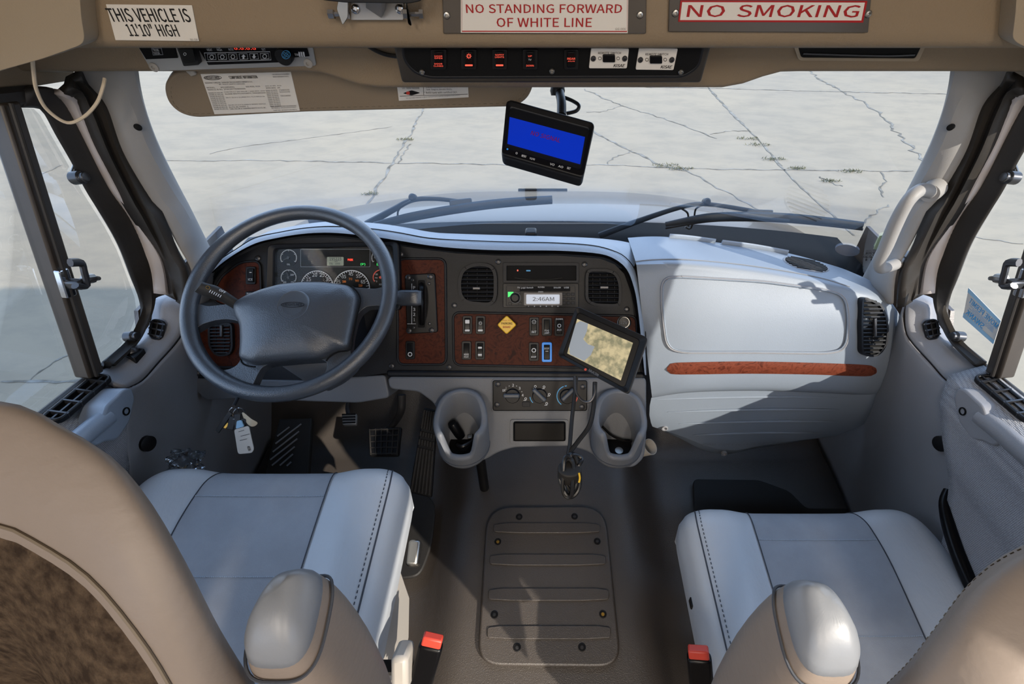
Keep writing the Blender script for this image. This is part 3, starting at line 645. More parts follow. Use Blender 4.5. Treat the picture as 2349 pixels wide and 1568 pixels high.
# lower passenger panel
top = [aY(1494, 903, .86), aY(1580, 893, .86), aY(1722, 889, .86), aY(1865, 893, .86), aY(1990, 898, .865), aY(2050, 900, .89)]
m1 = [aY(1486, 955, .86), aY(1580, 950, .855), aY(1722, 945, .85), aY(1865, 945, .852), aY(1985, 945, .86), aY(2040, 950, .88)]
bt = [aY(1500, 985, .865), aY(1560, 1012, .86), aY(1620, 1042, .855), aY(1672, 1050, .855), aY(1740, 1036, .86), aY(1900, 1010, .87)]
b2_ = [p + V((0, .03, -.012)) for p in bt]
rows2 = [spline(r, 60) for r in (top, m1, bt, b2_)]
lpn = MB().grid(rows2).build('filter_panel', 'dash_grey', dash, sub=1, ang=60)
bv2 = BVHTree.FromPolygons([p for r in rows2 for p in r], [(i * 60 + k, i * 60 + k + 1, (i + 1) * 60 + k + 1, (i + 1) * 60 + k) for i in range(3) for k in range(59)])
def onlow(u, v, h=0.0):
    d = ray(u, v).normalized(); loc, n, i, dist = bv2.ray_cast(EYE, d)
    if loc is None: return aY(u, v, .855 - h)
    return loc - d * h
for a_, b_, v in ((1505, 1920, 916), (1532, 1925, 945), (1558, 1925, 972), (1588, 1880, 998)):
    MB().tube([onlow(a_ + (b_ - a_) * t, v - 8 * math.sin(t * 2.2) * .8, .001) for t in (0, .05, .3, .6, .95, 1)], [.0005, .003, .0035, .0035, .003, .0005], 8, 26).build('rib', 'dash_grey', lpn)
LPn = three(onlow(1600, 1000), onlow(1780, 1000), onlow(1680, 1030))
mb = MB(); text(mb, 'CAB AIR FILTER ACCESS', onlow(1611, 1022, .003), onlow(1798, 1018, .003), LPn.n, .0095, .03); mb.build('lettering', 'mark_dim', lpn, smooth=False)
for u, v in ((1525, 982), (1661, 1040)):
    MB().lathe(onlow(u, v, .0), LPn.n, [(.009, -.004), (.009, .002), (.006, .0025), (.005, -.003), (.0001, -.003)], 16).build('screw_well', 'trim_grey', lpn)
# black fascia on the dash plane
fo = [(452, 692), (475, 650), (500, 622), (541, 590), (590, 567), (640, 555), (700, 545), (765, 544), (848, 553), (913, 563), (979, 573), (1046, 581), (1145, 586), (1278, 586), (1377, 593), (1410, 606), (1432, 628), (1447, 670), (1458, 718), (1468, 818), (1476, 861), (890, 855), (700, 880), (450, 885), (440, 800)]
MB().prism(D.poly(fo, .0), D.n, .03).build('fascia', 'fascia', dash, smooth=False)
MB().bar(D.at(888, 856, .004), D.at(1478, 861, .004), D.n, .012, .016).build('fascia_lip', 'fascia', dash, bev=.005)
def wpanel(pts, lab=None):
    o_ = D.poly(rpoly(pts, 14, 5), .002); w_ = MB().prism(o_, D.n, .004).build('wood_panel', 'wood', dash, smooth=False, label=lab)
    r_ = MB().frame([p for p in inset(o_, -.006, D.n)], o_, D.n, .007).build('panel_rim', 'fascia', w_, bev=.002)
    for vv_ in r_.data.vertices: vv_.co += D.n * .003
    return w_
wpanel([(915, 596), (1019, 596), (1021, 833), (915, 833)]); wpanel([(1042, 719), (1457, 727), (1462, 842), (1376, 840), (1044, 834)])
wpanel([(496, 662), (512, 634), (552, 604), (594, 600), (598, 702), (540, 706), (492, 690)]); wpanel([(458, 730), (556, 728), (558, 840), (460, 838)])
def screw(u, v, r=.0055, h=.001, par=None, mt='bolt_dark', pl=None, nm='screw'):
    pl = pl or D; p = pl.at(u, v, h)
    o_ = MB().lathe(p, pl.n, [(r * 1.25, -.002), (r * 1.25, .0012), (r, .0022), (r * .5, .0026), (r * .42, .0006), (.0001, .0006)], 18).build(nm, mt, par or dash); return o_
for u, v in ((919, 582), (1143, 600), (1341, 606), (1042, 700), (1438, 709), (898, 839), (1030, 842), (591, 592), (452, 856), (712, 832), (690, 864)): screw(u, v)
# centre and left vents
lv = rpoly([(1049, 645), (1057, 618), (1076, 606), (1100, 601), (1128, 606), (1140, 625), (1140, 685), (1127, 702), (1070, 698), (1052, 680)], 16, 4)
vent('air_vent', lv, D, .014, 9, 3, ((1084, 661), (1102, 661)), 'round-sided black air vent beside the gear selector', w=.008, lw=.0042)
rv = rpoly([(1343, 630), (1349, 616), (1398, 616), (1418, 628), (1426, 650), (1426, 696), (1415, 704), (1362, 702), (1343, 690)], 14, 4)
vent('air_vent', rv, D, .014, 8, 4, ((1376, 659), (1396, 659)), 'black air vent at the passenger end of the centre stack', w=.007, lw=.003)
vent('air_vent', rpoly([(476, 740), (532, 740), (534, 800), (525, 816), (495, 818), (477, 795)], 12, 4), D, .012, 9, 2, ((508, 745), (508, 772)), 'black air vent seen through the steering wheel', w=.005, lw=.0045)
# rocker switches
def rocker(pl, u0, v0, u1, v1, par, lab, marks, rim='black', face='gloss_black', lit='mark', skew=0, h0=.002, nm='rocker_switch', up=.35):
    q = rpoly([(u0, v0), (u1, v0), (u1 + skew, v1), (u0 + skew, v1)], 4, 3); o_ = pl.poly(q, h0 + .004)
    s_ = MB().prism(o_, pl.n, .006).build(nm, rim, par, bev=.0012, label=lab)
    w_ = u1 - u0; hgt = v1 - v0; a_ = [(u0 + w_ * .2, v0 + hgt * .12), (u1 - w_ * .2, v0 + hgt * .12), (u1 - w_ * .2 + skew, v1 - hgt * .12), (u0 + w_ * .2 + skew, v1 - hgt * .12)]
    A1 = pl.poly(a_[:2], h0 + .010); A2 = pl.poly(a_[2:], h0 + .0075); B1 = pl.poly(a_[:2], h0 + .003); B2_ = pl.poly(a_[2:], h0 + .003); M1 = pl.at((a_[1][0] + a_[2][0]) / 2, (a_[1][1] + a_[2][1]) / 2, h0 + .0065); M0 = pl.at((a_[0][0] + a_[3][0]) / 2, (a_[0][1] + a_[3][1]) / 2, h0 + .0065)
    MB().add([A1[0], A1[1], M1, A2[0], A2[1], M0, B1[0], B1[1], B2_[0], B2_[1]], [(0, 1, 2, 5), (5, 2, 3, 4), (0, 6, 7, 1), (4, 3, 8, 9), (1, 7, 8, 3, 2), (0, 5, 4, 9, 6), (6, 9, 8, 7)]).build('rocker', face, s_, bev=.0015)
    if marks:
        mb = MB()
        for t_, fv, fw, fh in marks:
            v = v0 + hgt * fv; c = (u0 + u1) / 2 + skew * fv; ww = w_ * fw
            if t_ == '-': mb.prism(pl.poly(rrect(c - ww / 2, v - hgt * fh, c + ww / 2, v, 1, 2), h0 + .0112), pl.n, .0004)
            elif t_ == 'o': mb.frame(pl.poly(circ(c, v, ww / 2, 12), h0 + .0112), pl.poly(circ(c, v, ww / 3, 12), h0 + .0112), pl.n, .0004)
            elif t_ == '*':
                for k in range(8):
                    an = k * math.pi / 4; mb.bar(pl.at(c + ww * .2 * math.cos(an), v + ww * .2 * math.sin(an), h0 + .0112), pl.at(c + ww * .5 * math.cos(an), v + ww * .5 * math.sin(an), h0 + .0112), pl.n, .0004, .0009)
            else: ptext(mb, pl, t_, c - ww / 2, v, c + ww / 2, hp=hgt * fh, h=h0 + .0112, bold=.01)
        mb.build('legend', lit, s_, smooth=False)
    return s_
rocker(D, 1061, 724, 1083, 766, dash, 'switch with a white worn rocker, nearest the vent', [('-', .42, .45, .2), ('-', .85, .5, .1)], face='gloss_black')
rocker(D, 1091, 724, 1113, 766, dash, 'switch with a white lamp mark, beside the yellow brake knob', [('*', .4, .4, .1), ('-', .85, .5, .1)])
rocker(D, 1214, 727, 1236, 770, dash, 'light switch reading INT', [('*', .25, .5, .2), ('INT', .86, .5, .13)])
rocker(D, 1243, 728, 1266, 770, dash, 'switch reading FOG LAMP', [('FOG', .76, .45, .1), ('LAMP', .89, .5, .1)])
rocker(D, 1272, 729, 1294, 771, dash, 'switch half hidden behind the screen', [('DOWN', .1, .7, .09), ('o', .42, .4, .1), ('AUX', .7, .5, .1)])
rocker(D, 1059, 782, 1081, 825, dash, 'switch reading MIRR HEAT', [('MIRR', .76, .5, .1), ('HEAT', .89, .5, .1)])
rocker(D, 1090, 782, 1112, 825, dash, 'switch with two small lamp marks', [('-', .4, .4, .1), ('-', .78, .4, .1)])
rocker(D, 1213, 785, 1236, 828, dash, 'switch with an arrow mark', [('o', .42, .45, .1), ('BODY', .82, .5, .1)])
rocker(D, 1243, 785, 1266, 830, dash, 'switch with a bright blue rim', [('BODY', .36, .5, .1), ('-', .46, .3, .03)], rim='blue_rim')
rocker(D, 930, 782, 951, 824, dash, 'switch under the gear selector', [('o', .72, .5, .1)])
rocker(D, 563, 611, 586, 652, dash, 'switch beside the gauges', [('ICE', .78, .45, .12), ('-', .35, .25, .04)])
rocker(D, 562, 668, 585, 702, dash, 'switch half hidden by the wheel hub', [('PARK', .22, .6, .13), ('-', .4, .4, .05)])
# parking brake knob and power socket
bk = D.poly(rpoly([(1162, 723), (1185, 745), (1162, 767), (1140, 745)], 5, 4), .026)
kb = MB().prism(bk, D.n, .008).build('parking_brake_knob', 'yellow', dash, bev=.002, label='yellow diamond brake knob')
MB().lathe(D.at(1163, 746, .0), D.n, [(.009, 0), (.009, .02)], 16).build('knob_stem', 'black', kb)
mb = MB(); ptext(mb, D, 'PARKING', 1150, 744, 1175, hp=5, h=.0268, bold=.02); mb.build('knob_word', 'ink', kb, smooth=False)
mb = MB(); ptext(mb, D, 'BRAKE', 1154, 752, 1171, hp=4.5, h=.0268, bold=.02); ptext(mb, D, 'PULL TO', 1153, 736, 1171, hp=3, h=.0268); mb.build('knob_word', 'ink_red', kb, smooth=False)
sk = MB().lathe(D.at(1431, 739, .0), D.n, [(.0175, 0), (.0175, .006), (.0155, .007), (.0135, .004), (.0001, .004)], 26).build('power_socket', 'steel', dash)
MB().lathe(D.at(1431, 739, .004), D.n, [(.0128, 0), (.0128, .0015), (.0001, .0018)], 22).build('socket_cap', 'gloss_black', sk)
mb = MB(); ptext(mb, D, '12V', 1423, 743, 1439, hp=7, h=.0064, bold=.02); mb.build('lettering', 'mark_dim', sk, smooth=False)
# storage slot over the radio
q = D.poly(rrect(1154, 602, 1328, 648, 3, 3), .008); q2 = D.poly(rrect(1162, 609, 1322, 643, 2, 3), .008)
sl_ = MB().frame(q, q2, D.n, .01).build('storage_slot', 'fascia', dash, bev=.0012); MB().prism(D.poly(rrect(1161, 608, 1323, 644, 2, 3), .001), D.n, .002).build('slot_back', 'deep', sl_, smooth=False)
MB().tube([D.at(1180, 637, .004), D.at(1215, 641, .005), D.at(1260, 641, .005), D.at(1290, 637, .004)], .0012, 6, 16).build('slot_lip', 'steel', sl_)
mb = MB(); mb.prism(D.poly(rrect(1186, 618, 1189, 622, 1, 2), .0016), D.n, .0004); mb.build('slot_lamp', 'red_glow', sl_, smooth=False)
mb = MB(); mb.prism(D.poly(rrect(1207, 619, 1217, 622, 1, 2), .0016), D.n, .0004); mb.build('slot_lamp', 'blue_line', sl_, smooth=False)

# ------------------------------------------------------------------ radio
rd = T('car_radio', 'black car radio with a lit clock display reading 2:46AM', 'radio', D.at(1240, 700))
MB().prism(D.poly(rrect(1154, 650, 1327, 705, 3, 3), .012), D.n, .014).build('radio_body', 'gloss_black', rd, bev=.002)
MB().frame(D.poly(rrect(1160, 654, 1321, 702, 3, 3), .0135), D.poly(rrect(1162, 656, 1319, 700, 3, 3), .0135), D.n, .003).build('trim_ring', 'fascia', rd)
MB().prism(D.poly(rrect(1192, 657, 1308, 668, 3, 3), .0145), D.n, .003).build('disc_slot', 'deep', rd, smooth=False)
MB().frame(D.poly(rrect(1202, 671, 1290, 700, 2, 2), .0145), D.poly(rrect(1207, 675, 1284, 697, 2, 2), .0145), D.n, .003).build('display_frame', 'bolt_dark', rd)
ds_ = MB().prism(D.poly(rrect(1206, 674, 1285, 698, 2, 2), .0135), D.n, .002).build('display', 'lcd_radio', rd, smooth=False)
mb = MB(); ptext(mb, D, '2:46AM', 1222, 690, 1271, hp=9, h=.0138, bold=.012); mb.build('clock_digits', 'lcd_ink', ds_, smooth=False)
MB().prism(D.poly([(1165, 669), (1178, 669), (1177, 674), (1167, 681), (1165, 681)], .0145), D.n, .002).build('green_key', 'green_glow', rd, smooth=False)
MB().lathe(D.at(1182, 683, .012), D.n, [(.0125, 0), (.0125, .003), (.0105, .0035), (.0095, .014), (.008, .0155), (.0001, .0155)], 26).build('volume_knob', 'black', rd)
MB().frame(D.poly(circ(1182, 683, 12.5), .0146), D.poly(circ(1182, 683, 11.6), .0146), D.n, .001).build('knob_ring', 'mark_dim', rd)
for k in range(3):
    for j in range(3): MB().prism(D.poly(rrect(1290 + j * 10, 671 + k * 10, 1298 + j * 10, 678 + k * 10, 1.5, 2), .0145), D.n, .002).build('key', 'fascia', rd, bev=.0006, seg=1)
for k in range(6): MB().prism(D.poly(rrect(1207 + k * 13.5, 700, 1218 + k * 13.5, 704, 1, 2), .0145), D.n, .002).build('key', 'fascia', rd, bev=.0005, seg=1)
for j, (a_, b_) in enumerate(((1165, 674), (1170, 696), (1190, 671), (1193, 696))): MB().prism(D.poly(rrect(a_ - 4, b_ - 3, a_ + 4, b_ + 3, 1, 2), .0142), D.n, .002).build('key', 'black', rd, bev=.0005, seg=1)
mb = MB()
ptext(mb, D, 'iPod', 1187, 661, 1193, hp=4, h=.0148); ptext(mb, D, '24 BIT', 1195, 662, 1206, hp=4, h=.0148); ptext(mb, D, 'Bluetooth', 1208, 661, 1223, hp=3.6, h=.0148); ptext(mb, D, 'MULTI MEDIA', 1234, 660, 1249, hp=3.4, h=.0148); ptext(mb, D, 'SiriusXM', 1270, 661, 1286, hp=3.6, h=.0148); ptext(mb, D, 'USB', 1294, 661, 1305, hp=3.5, h=.0148)
ptext(mb, D, 'JENSEN', 1234, 670.3, 1246, hp=2.6, h=.0149)
for k in range(6): ptext(mb, D, str(k + 1), 1211 + k * 13.5, 703.4, 1214 + k * 13.5, hp=2.8, h=.0148)
mb.build('lettering', 'mark', rd, smooth=False)

# ------------------------------------------------------------------ gear selector
gs = T('gear_selector', 'black gear selector lever on a bolted plate, right of the steering wheel', 'gear lever', D.at(966, 700))
MB().prism(D.poly(rpoly([(928, 630), (997, 626), (1004, 762), (933, 766)], 6, 4), .010), D.n, .012).build('plate', 'black', gs, bev=.002)
MB().frame(D.poly(rpoly([(957, 639), (977, 639), (977, 754), (956, 754)], 3, 3), .0115), D.poly(rpoly([(959, 642), (975, 642), (975, 751), (958, 751)], 3, 3), .0115), D.n, .003).build('slot_rim', 'fascia', gs)
MB().prism(D.poly([(959, 642), (975, 642), (975, 751), (958, 751)], .0108), D.n, .002).build('slot', 'deep', gs, smooth=False)
arc_ = [D.at(967, 655, .012), D.at(968, 662, .028), D.at(968, 690, .036), D.at(968, 720, .028), D.at(968, 741, .012)]
MB().tube(arc_, .0085, 10, 26, flat=.8).build('slider', 'gloss_black', gs)
h_ = [D.at(u, 683, hh) for u, hh in ((968, .045), (958, .05), (940, .05), (922, .048), (906, .045))]
rg = []
for i, p in enumerate(spline(h_, 14)):
    t = i / 13; hw = .010 + .002 * math.sin(t * 3); hz = .019 if t < .8 else .019 - .006 * ((t - .8) / .2); e1 = V((0, .573, .819))
    if t < .08: hw *= .8; hz *= .92
    rg.append([p + e1 * hz * math.copysign(abs(math.sin(a_)) ** .5, math.sin(a_)) + D.n * hw * math.copysign(abs(math.cos(a_)) ** .7, math.cos(a_)) for a_ in [2 * math.pi * k / 20 for k in range(20)]])
MB().rings(rg).build('handle', 'wheel', gs)
mb = MB()
for t_, v in (('P', 663), ('3', 713), ('2', 724), ('1', 736)): ptext(mb, D, t_, 948, v, 952.5, hp=7, h=.0108, bold=.02)
mb.prism(D.poly(rrect(944, 650, 945, 742, .3, 1), .0105), D.n, .0003); mb.prism(D.poly(rrect(934, 742, 954, 743, .3, 1), .0105), D.n, .0003)
mb.build('gear_letters', 'mark', gs, smooth=False)
for u, v in ((936, 636), (987, 634), (938, 758), (990, 757)): screw(u, v, .0055, .0105, gs, 'bolt_dark', nm='plate_bolt')
for u, v in ((947, 642), (984, 650), (985, 742), (949, 751)): screw(u, v, .003, .0105, gs, 'bolt_dark', nm='plate_screw')

# ------------------------------------------------------------------ instrument cluster
ic = T('instrument_cluster', 'instrument cluster of dials and a digital odometer behind the steering wheel', 'gauges', D.at(765, 630))
MB().prism(D.poly(rpoly([(622, 569), (905, 563), (908, 705), (618, 705)], 8, 4), .003), D.n, .006).build('dial_plate', 'black', ic, smooth=False)
fo_ = D.poly(rpoly([(612, 560), (914, 553), (918, 712), (606, 712)], 12, 5), .022); fi_ = D.poly(rpoly([(629, 571), (900, 563), (903, 704), (627, 704)], 10, 5), .016)
MB().frame(fo_, fi_, D.n, .022).build('bezel', 'fascia', ic, bev=.003)
struct_glass = MB().prism(D.poly(rpoly([(629, 571), (900, 564), (903, 704), (627, 704)], 8, 4), .013), D.n, .001).build('lens', 'pane', ic, smooth=False)
def dial(u, v, r, nums, lit=None, lab=None, a0=210, a1=-30, ticks=20, needle=None, c0=None):
    d_ = MB().prism(D.poly(circ(u, v, r * 1.06, 36), .0040), D.n, .002).build('dial', 'gloss_black', ic, smooth=False, label=lab)
    mb = MB()
    for k in range(ticks + 1):
        a_ = math.radians(a0 + (a1 - a0) * k / ticks); r0 = r * (.88 if k % 5 else .8)
        mb.bar(D.at(u + r0 * math.cos(a_), v - r0 * math.sin(a_), .0047), D.at(u + r * .97 * math.cos(a_), v - r * .97 * math.sin(a_), .0047), D.n, .0005, .0013)
    N = 40; oa = [math.radians(a0 + (a1 - a0) * k / N) for k in range(N + 1)]
    mb.grid([[D.at(u + rr * math.cos(a_), v - rr * math.sin(a_), .0048) for a_ in oa] for rr in (r * .95, r)])
    for t_, du, dv, hp in nums: w_ = hp * .62 * len(t_); ptext(mb, D, t_, du - w_ / 2, dv + hp / 2, du + w_ / 2, hp=hp, h=.0048, bold=.008)
    mb.build('scale', 'mark', d_, smooth=False)
    if lit:
        mb = MB(); oa = [math.radians(lit[0] + (lit[1] - lit[0]) * k / 20) for k in range(21)]; mb.grid([[D.at(u + rr * math.cos(a_), v - rr * math.sin(a_), .0051) for a_ in oa] for rr in (r * .88, r)]); mb.build('warning_arc', 'red_line', d_, smooth=False)
    if needle is not None:
        a_ = math.radians(needle); nd = MB().bar(D.at(u - r * .15 * math.cos(a_), v + r * .15 * math.sin(a_), .0065), D.at(u + r * .7 * math.cos(a_), v - r * .7 * math.sin(a_), .0065), D.n, .001, .0016); nd.lathe(D.at(u, v, .0045), D.n, [(.0035, 0), (.003, .003), (.0001, .003)], 14); nd.build('needle', 'bolt_dark' if not lit else 'red_line', d_)
    return d_
dial(662, 591, 19, [('OIL', 662, 606, 4)], needle=200, lab='upper small dial at the left end')
dial(662, 636, 18, [('200', 670, 630, 4), ('100', 653, 647, 4), ('250', 671, 647, 4), ('WATER', 662, 653, 4)], needle=110, lab='lower small dial at the left end')
dial(727, 658, 38, [('15', 708, 640, 9), ('20', 722, 630, 9), ('25', 739, 630, 9), ('30', 753, 640, 9), ('10', 699, 653, 9)], needle=225, lab='rev counter dial', ticks=30)
dial(806, 662, 43, [('25', 776, 646, 8), ('35', 789, 634, 8), ('45', 805, 628, 8), ('55', 822, 633, 8), ('65', 833, 646, 8)], needle=225, lab='speedometer dial', ticks=30)
dial(871, 591, 19, [('F', 882, 590, 4), ('E', 860, 590, 4)], needle=60, lab='fuel dial at the right end')
dial(873, 636, 18, [('30', 864, 629, 4), ('100', 881, 629, 4), ('0', 864, 645, 4), ('150', 882, 645, 4), ('AIR', 873, 652, 4), ('PSI', 863, 637, 3)], lit=(215, 100), needle=10, lab='air pressure dial with a red arc')
mb = MB()
for t_, u, v in (('30', 790, 645), ('50', 789, 645), ('70', 804, 639), ('90', 819, 643), ('110', 827, 654)): ptext(mb, D, t_, u - 4, v + 3, u + 4, hp=5, h=.005)
mb.build('kilometre_figures', 'amber', ic, smooth=False)
MB().frame(D.poly(rrect(689, 571, 849, 612, 2, 2), .0042), D.poly(rrect(690, 572, 848, 611, 2, 2), .0042), D.n, .001).build('lamp_panel', 'mark_dim', ic)
MB().prism(D.poly(rrect(690, 572, 848, 611, 2, 2), .0038), D.n, .001).build('lamp_window', 'gloss_black', ic, smooth=False)
od = MB().prism(D.poly(rrect(750, 589, 788, 609, 2, 2), .0055), D.n, .002).build('odometer', 'lcd', ic, smooth=False)
mb = MB(); ptext(mb, D, '195223', 756, 597, 783, hp=7, h=.006, bold=.01); ptext(mb, D, 'MI', 768, 601, 774, hp=3, h=.006); ptext(mb, D, '78', 755, 607, 763, hp=5, h=.006); ptext(mb, D, 'AMB', 769, 606.5, 780, hp=4, h=.006); mb.build('digits', 'lcd_ink', od, smooth=False)
mb = MB(); ptext(mb, D, 'PARK', 798, 598, 810, hp=5, h=.005, bold=.03); mb.build('warning_lamp', 'red_lamp', ic, smooth=False)
mb = MB(); ptext(mb, D, '(P)', 827, 609, 838, hp=6, h=.005, bold=.03); ptext(mb, D, '888', 864, 609, 880, hp=6, h=.0056, bold=.03); mb.build('indicator_lamp', 'green_glow', ic, smooth=False)

# ------------------------------------------------------------------ lower console with two cup holders
cn = T('lower_console', 'grey lower centre console with two cup holders and an ashtray', 'console', (0, .8, .4))
co = [(888, 864), (1483, 866), (1483, 1000), (1478, 1050), (1455, 1072), (1420, 1072), (1385, 1060), (1350, 1036), (1310, 1023), (1180, 1026), (1145, 1036), (1110, 1056), (1065, 1064), (1030, 1060), (1012, 1040), (1009, 960), (996, 925), (960, 898), (893, 892)]
MB().prism(D.poly(rpoly(co, 12, 4), .012), D.n, .07).build('console_body', 'console_grey', cn, bev=.012, seg=3)
def cup(cu, x0, lab):
    R, r = .0625, .0475; c = V((x0, .735, 0)); nphi = 72
    def top(a_):                                       # a_: 0 = towards the seats
        a_ = abs((a_ + math.pi) % (2 * math.pi) - math.pi); d_ = math.degrees(a_)
        return .426 + (.486 - .426) * sm(24, 50, d_) + (.520 - .486) * sm(70, 140, d_)
    ph = [2 * math.pi * k / nphi for k in range(nphi)]
    dirs = [V((math.sin(a_), -math.cos(a_), 0)) for a_ in ph]
    def ring(rad, z, back=1.0): return [c + V((d_.x * rad, d_.y * rad * (1 if d_.y < 0 else back), z if not callable(z) else z(a_))) for d_, a_ in zip(dirs, ph)]
    rs = [ring(R * .80, .374), ring(R * .93, .377), ring(R, .388), ring(R + .001, .41)]
    rs += [[p.lerp(q, t) for p, q in zip(ring(R + .001, .41), ring(R + .002, lambda a_: top(a_) - .006, 1.25))] for t in (.4, .8, 1)]
    rs += [ring((R + r) / 2 + .004, lambda a_: top(a_), 1.25), ring((R + r) / 2 - .003, lambda a_: top(a_) + .0005, 1.25), ring(r + .002, lambda a_: top(a_) - .004, 1.25)]
    rs += [[p.lerp(q, t) for p, q in zip(ring(r + .002, lambda a_: top(a_) - .004, 1.25), ring(r - .004, .402))] for t in (.5, .9)]
    rs += [ring(r - .008, .398)]
    cb = MB().rings(rs).build('cup_holder', 'console_grey', cn, label=lab, ang=70)
    MB().lathe((x0, .735, .398), (0, 0, 1), [(r - .01, 0), (r - .01, .0015), (.0001, .0015)], 30).build('cup_mat', 'deep', cb)
    MB().tube([c + d_ * (R + .0006) + V((0, 0, .396)) for d_ in dirs], .0012, 6, closed=True).build('base_seam', 'seam', cb)
    return c
c1 = cup(1065, -.196, 'cup holder by the pedals'); c2 = cup(1420, .184, 'cup holder on the passenger side')
q = D.poly(rrect(1170, 962, 1304, 1018, 8, 4), .016); MB().frame(q, inset(q, .008, D.n), D.n, .008).build('ashtray_surround', 'console_grey', cn, bev=.003)
MB().prism(D.poly(rrect(1177, 967, 1298, 1013, 6, 4), .021), D.n, .012).build('ashtray', 'gloss_black', cn, bev=.005, seg=3)
MB().lathe((-.176, .80, 0.02), (0, 0, 1), [(.014, 0), (.014, .36)], 16).build('console_leg', 'black', cn)
# things lying in the cup holders
pl_ = T('phone_charger', 'black plug-in phone charger lying in the cup holder by the pedals', 'charger', (c1.x, c1.y, .40))
MB().lathe((c1.x - .008, c1.y + .012, .412), (-.35, .1, .9), [(.011, 0), (.013, .01), (.013, .045), (.010, .05), (.0001, .05)], 18).build('charger_body', 'gloss_black', pl_)
MB().tube([(c1.x - .015, c1.y - .01, .408), (c1.x + .0, c1.y - .02, .415), (c1.x + .02, c1.y + .0, .41), (c1.x + .02, c1.y + .02, .408)], .0045, 8, 18).build('charger_cable', 'cable', pl_)
MB().bar((c1.x + .008, c1.y + .012, .409), (c1.x + .03, c1.y + .016, .409), (0, 0, 1), .006, .012).build('charger_tip', 'steel', pl_, bev=.001)
tag(MB().lathe((c2.x + .004, c2.y - .022, .3995), (0, 0, 1), [(.010, 0), (.010, .0018), (.006, .0022), (.0001, .0022)], 22).build('coin', 'steel'), 'coin lying in the cup holder on the passenger side', 'coin')
cg = MB().tube([(c2.x - .035, c2.y + .03, .43), (c2.x - .01, c2.y + .012, .415), (c2.x + .02, c2.y + .002, .408), (c2.x + .036, c2.y - .004, .412)], .003, 8, 20).build('pen', 'gloss_black'); tag(cg, 'thin black pen leaning in the cup holder on the passenger side', 'pen')

# ------------------------------------------------------------------ heater controls
cl = T('heater_panel', 'black heater control panel with three round knobs on the lower console', 'heater controls', D.at(1238, 907))
MB().prism(D.poly(rrect(1130, 872, 1347, 942, 6, 4), .017), D.n, .008).build('panel', 'black', cl, bev=.002)
MB().frame(D.poly(rrect(1127, 869, 1350, 945, 8, 4), .0145), D.poly(rrect(1130, 872, 1347, 942, 6, 4), .0145), D.n, .004).build('panel_rim', 'console_grey', cl, bev=.001)
for u, v in ((1142, 881), (1140, 928), (1337, 887), (1335, 933)): screw(u, v, .0055, .0172, cl, 'bolt_dark', nm='panel_screw')
for (u, v), (a_, b_), lab in (((1176, 907), ((1155, 907), (1192, 907)), 'fan speed knob turned level'), ((1238, 907), ((1223, 892), (1251, 919)), 'air direction knob pointing up and left'), ((1301, 908), ((1289, 917), (1316, 892)), 'temperature knob pointing up and right')):
    k_ = MB().lathe(D.at(u, v, .017), D.n, [(.0185, 0), (.018, .007), (.0165, .009), (.0001, .009)], 30).build('knob', 'black', cl, label=lab)
    A1 = D.at(*a_, .032); B1 = D.at(*b_, .032); MB().bar(A1, B1, D.n, .014, .010).build('knob_grip', 'wheel_smooth', k_, bev=.003, seg=3)
MB().prism(D.poly(rrect(1198, 921, 1216, 933, 3, 3), .020), D.n, .004).build('push_button', 'fascia', cl, bev=.001)
mb = MB()
for t_, u, v, w_ in (('1', 1161, 893, 3), ('2', 1177, 886, 4), ('3', 1192, 893, 4), ('4', 1199, 909, 4), ('Off', 1156, 898, 7)): ptext(mb, D, t_, u - w_ / 2, v, u + w_ / 2, hp=6, h=.0174, bold=.015)
for u, v in ((1168, 885), (1185, 885), (1197, 898)): mb.prism(D.poly(circ(u, v, 1, 6), .0174), D.n, .0003)
for u, v in ((1228, 886), (1248, 887), (1260, 904), (1254, 925), (1206, 914)):
    mb.frame(D.poly(circ(u, v, 3, 8), .0174), D.poly(circ(u, v, 1.8, 8), .0174), D.n, .0003); mb.bar(D.at(u - 5, v + 4, .0174), D.at(u + 1, v + 4, .0174), D.n, .0003, .0012)
mb.build('legend', 'mark', cl, smooth=False)
def arcb(u, v, r, a0, a1, mt):
    oa = [math.radians(a0 + (a1 - a0) * k / 24) for k in range(25)]; MB().grid([[D.at(u + rr * math.cos(x), v - rr * math.sin(x), .0174) for x in oa] for rr in (r - 1.6, r + .4)]).build('colour_arc', mt, cl, smooth=False)
arcb(1238, 907, 23, 188, 226, 'blue_line'); arcb(1301, 908, 24, 110, 235, 'blue_line'); arcb(1301, 908, 24, 12, -50, 'red_line'); arcb(1301, 908, 24, 104, 92, 'blue_line')

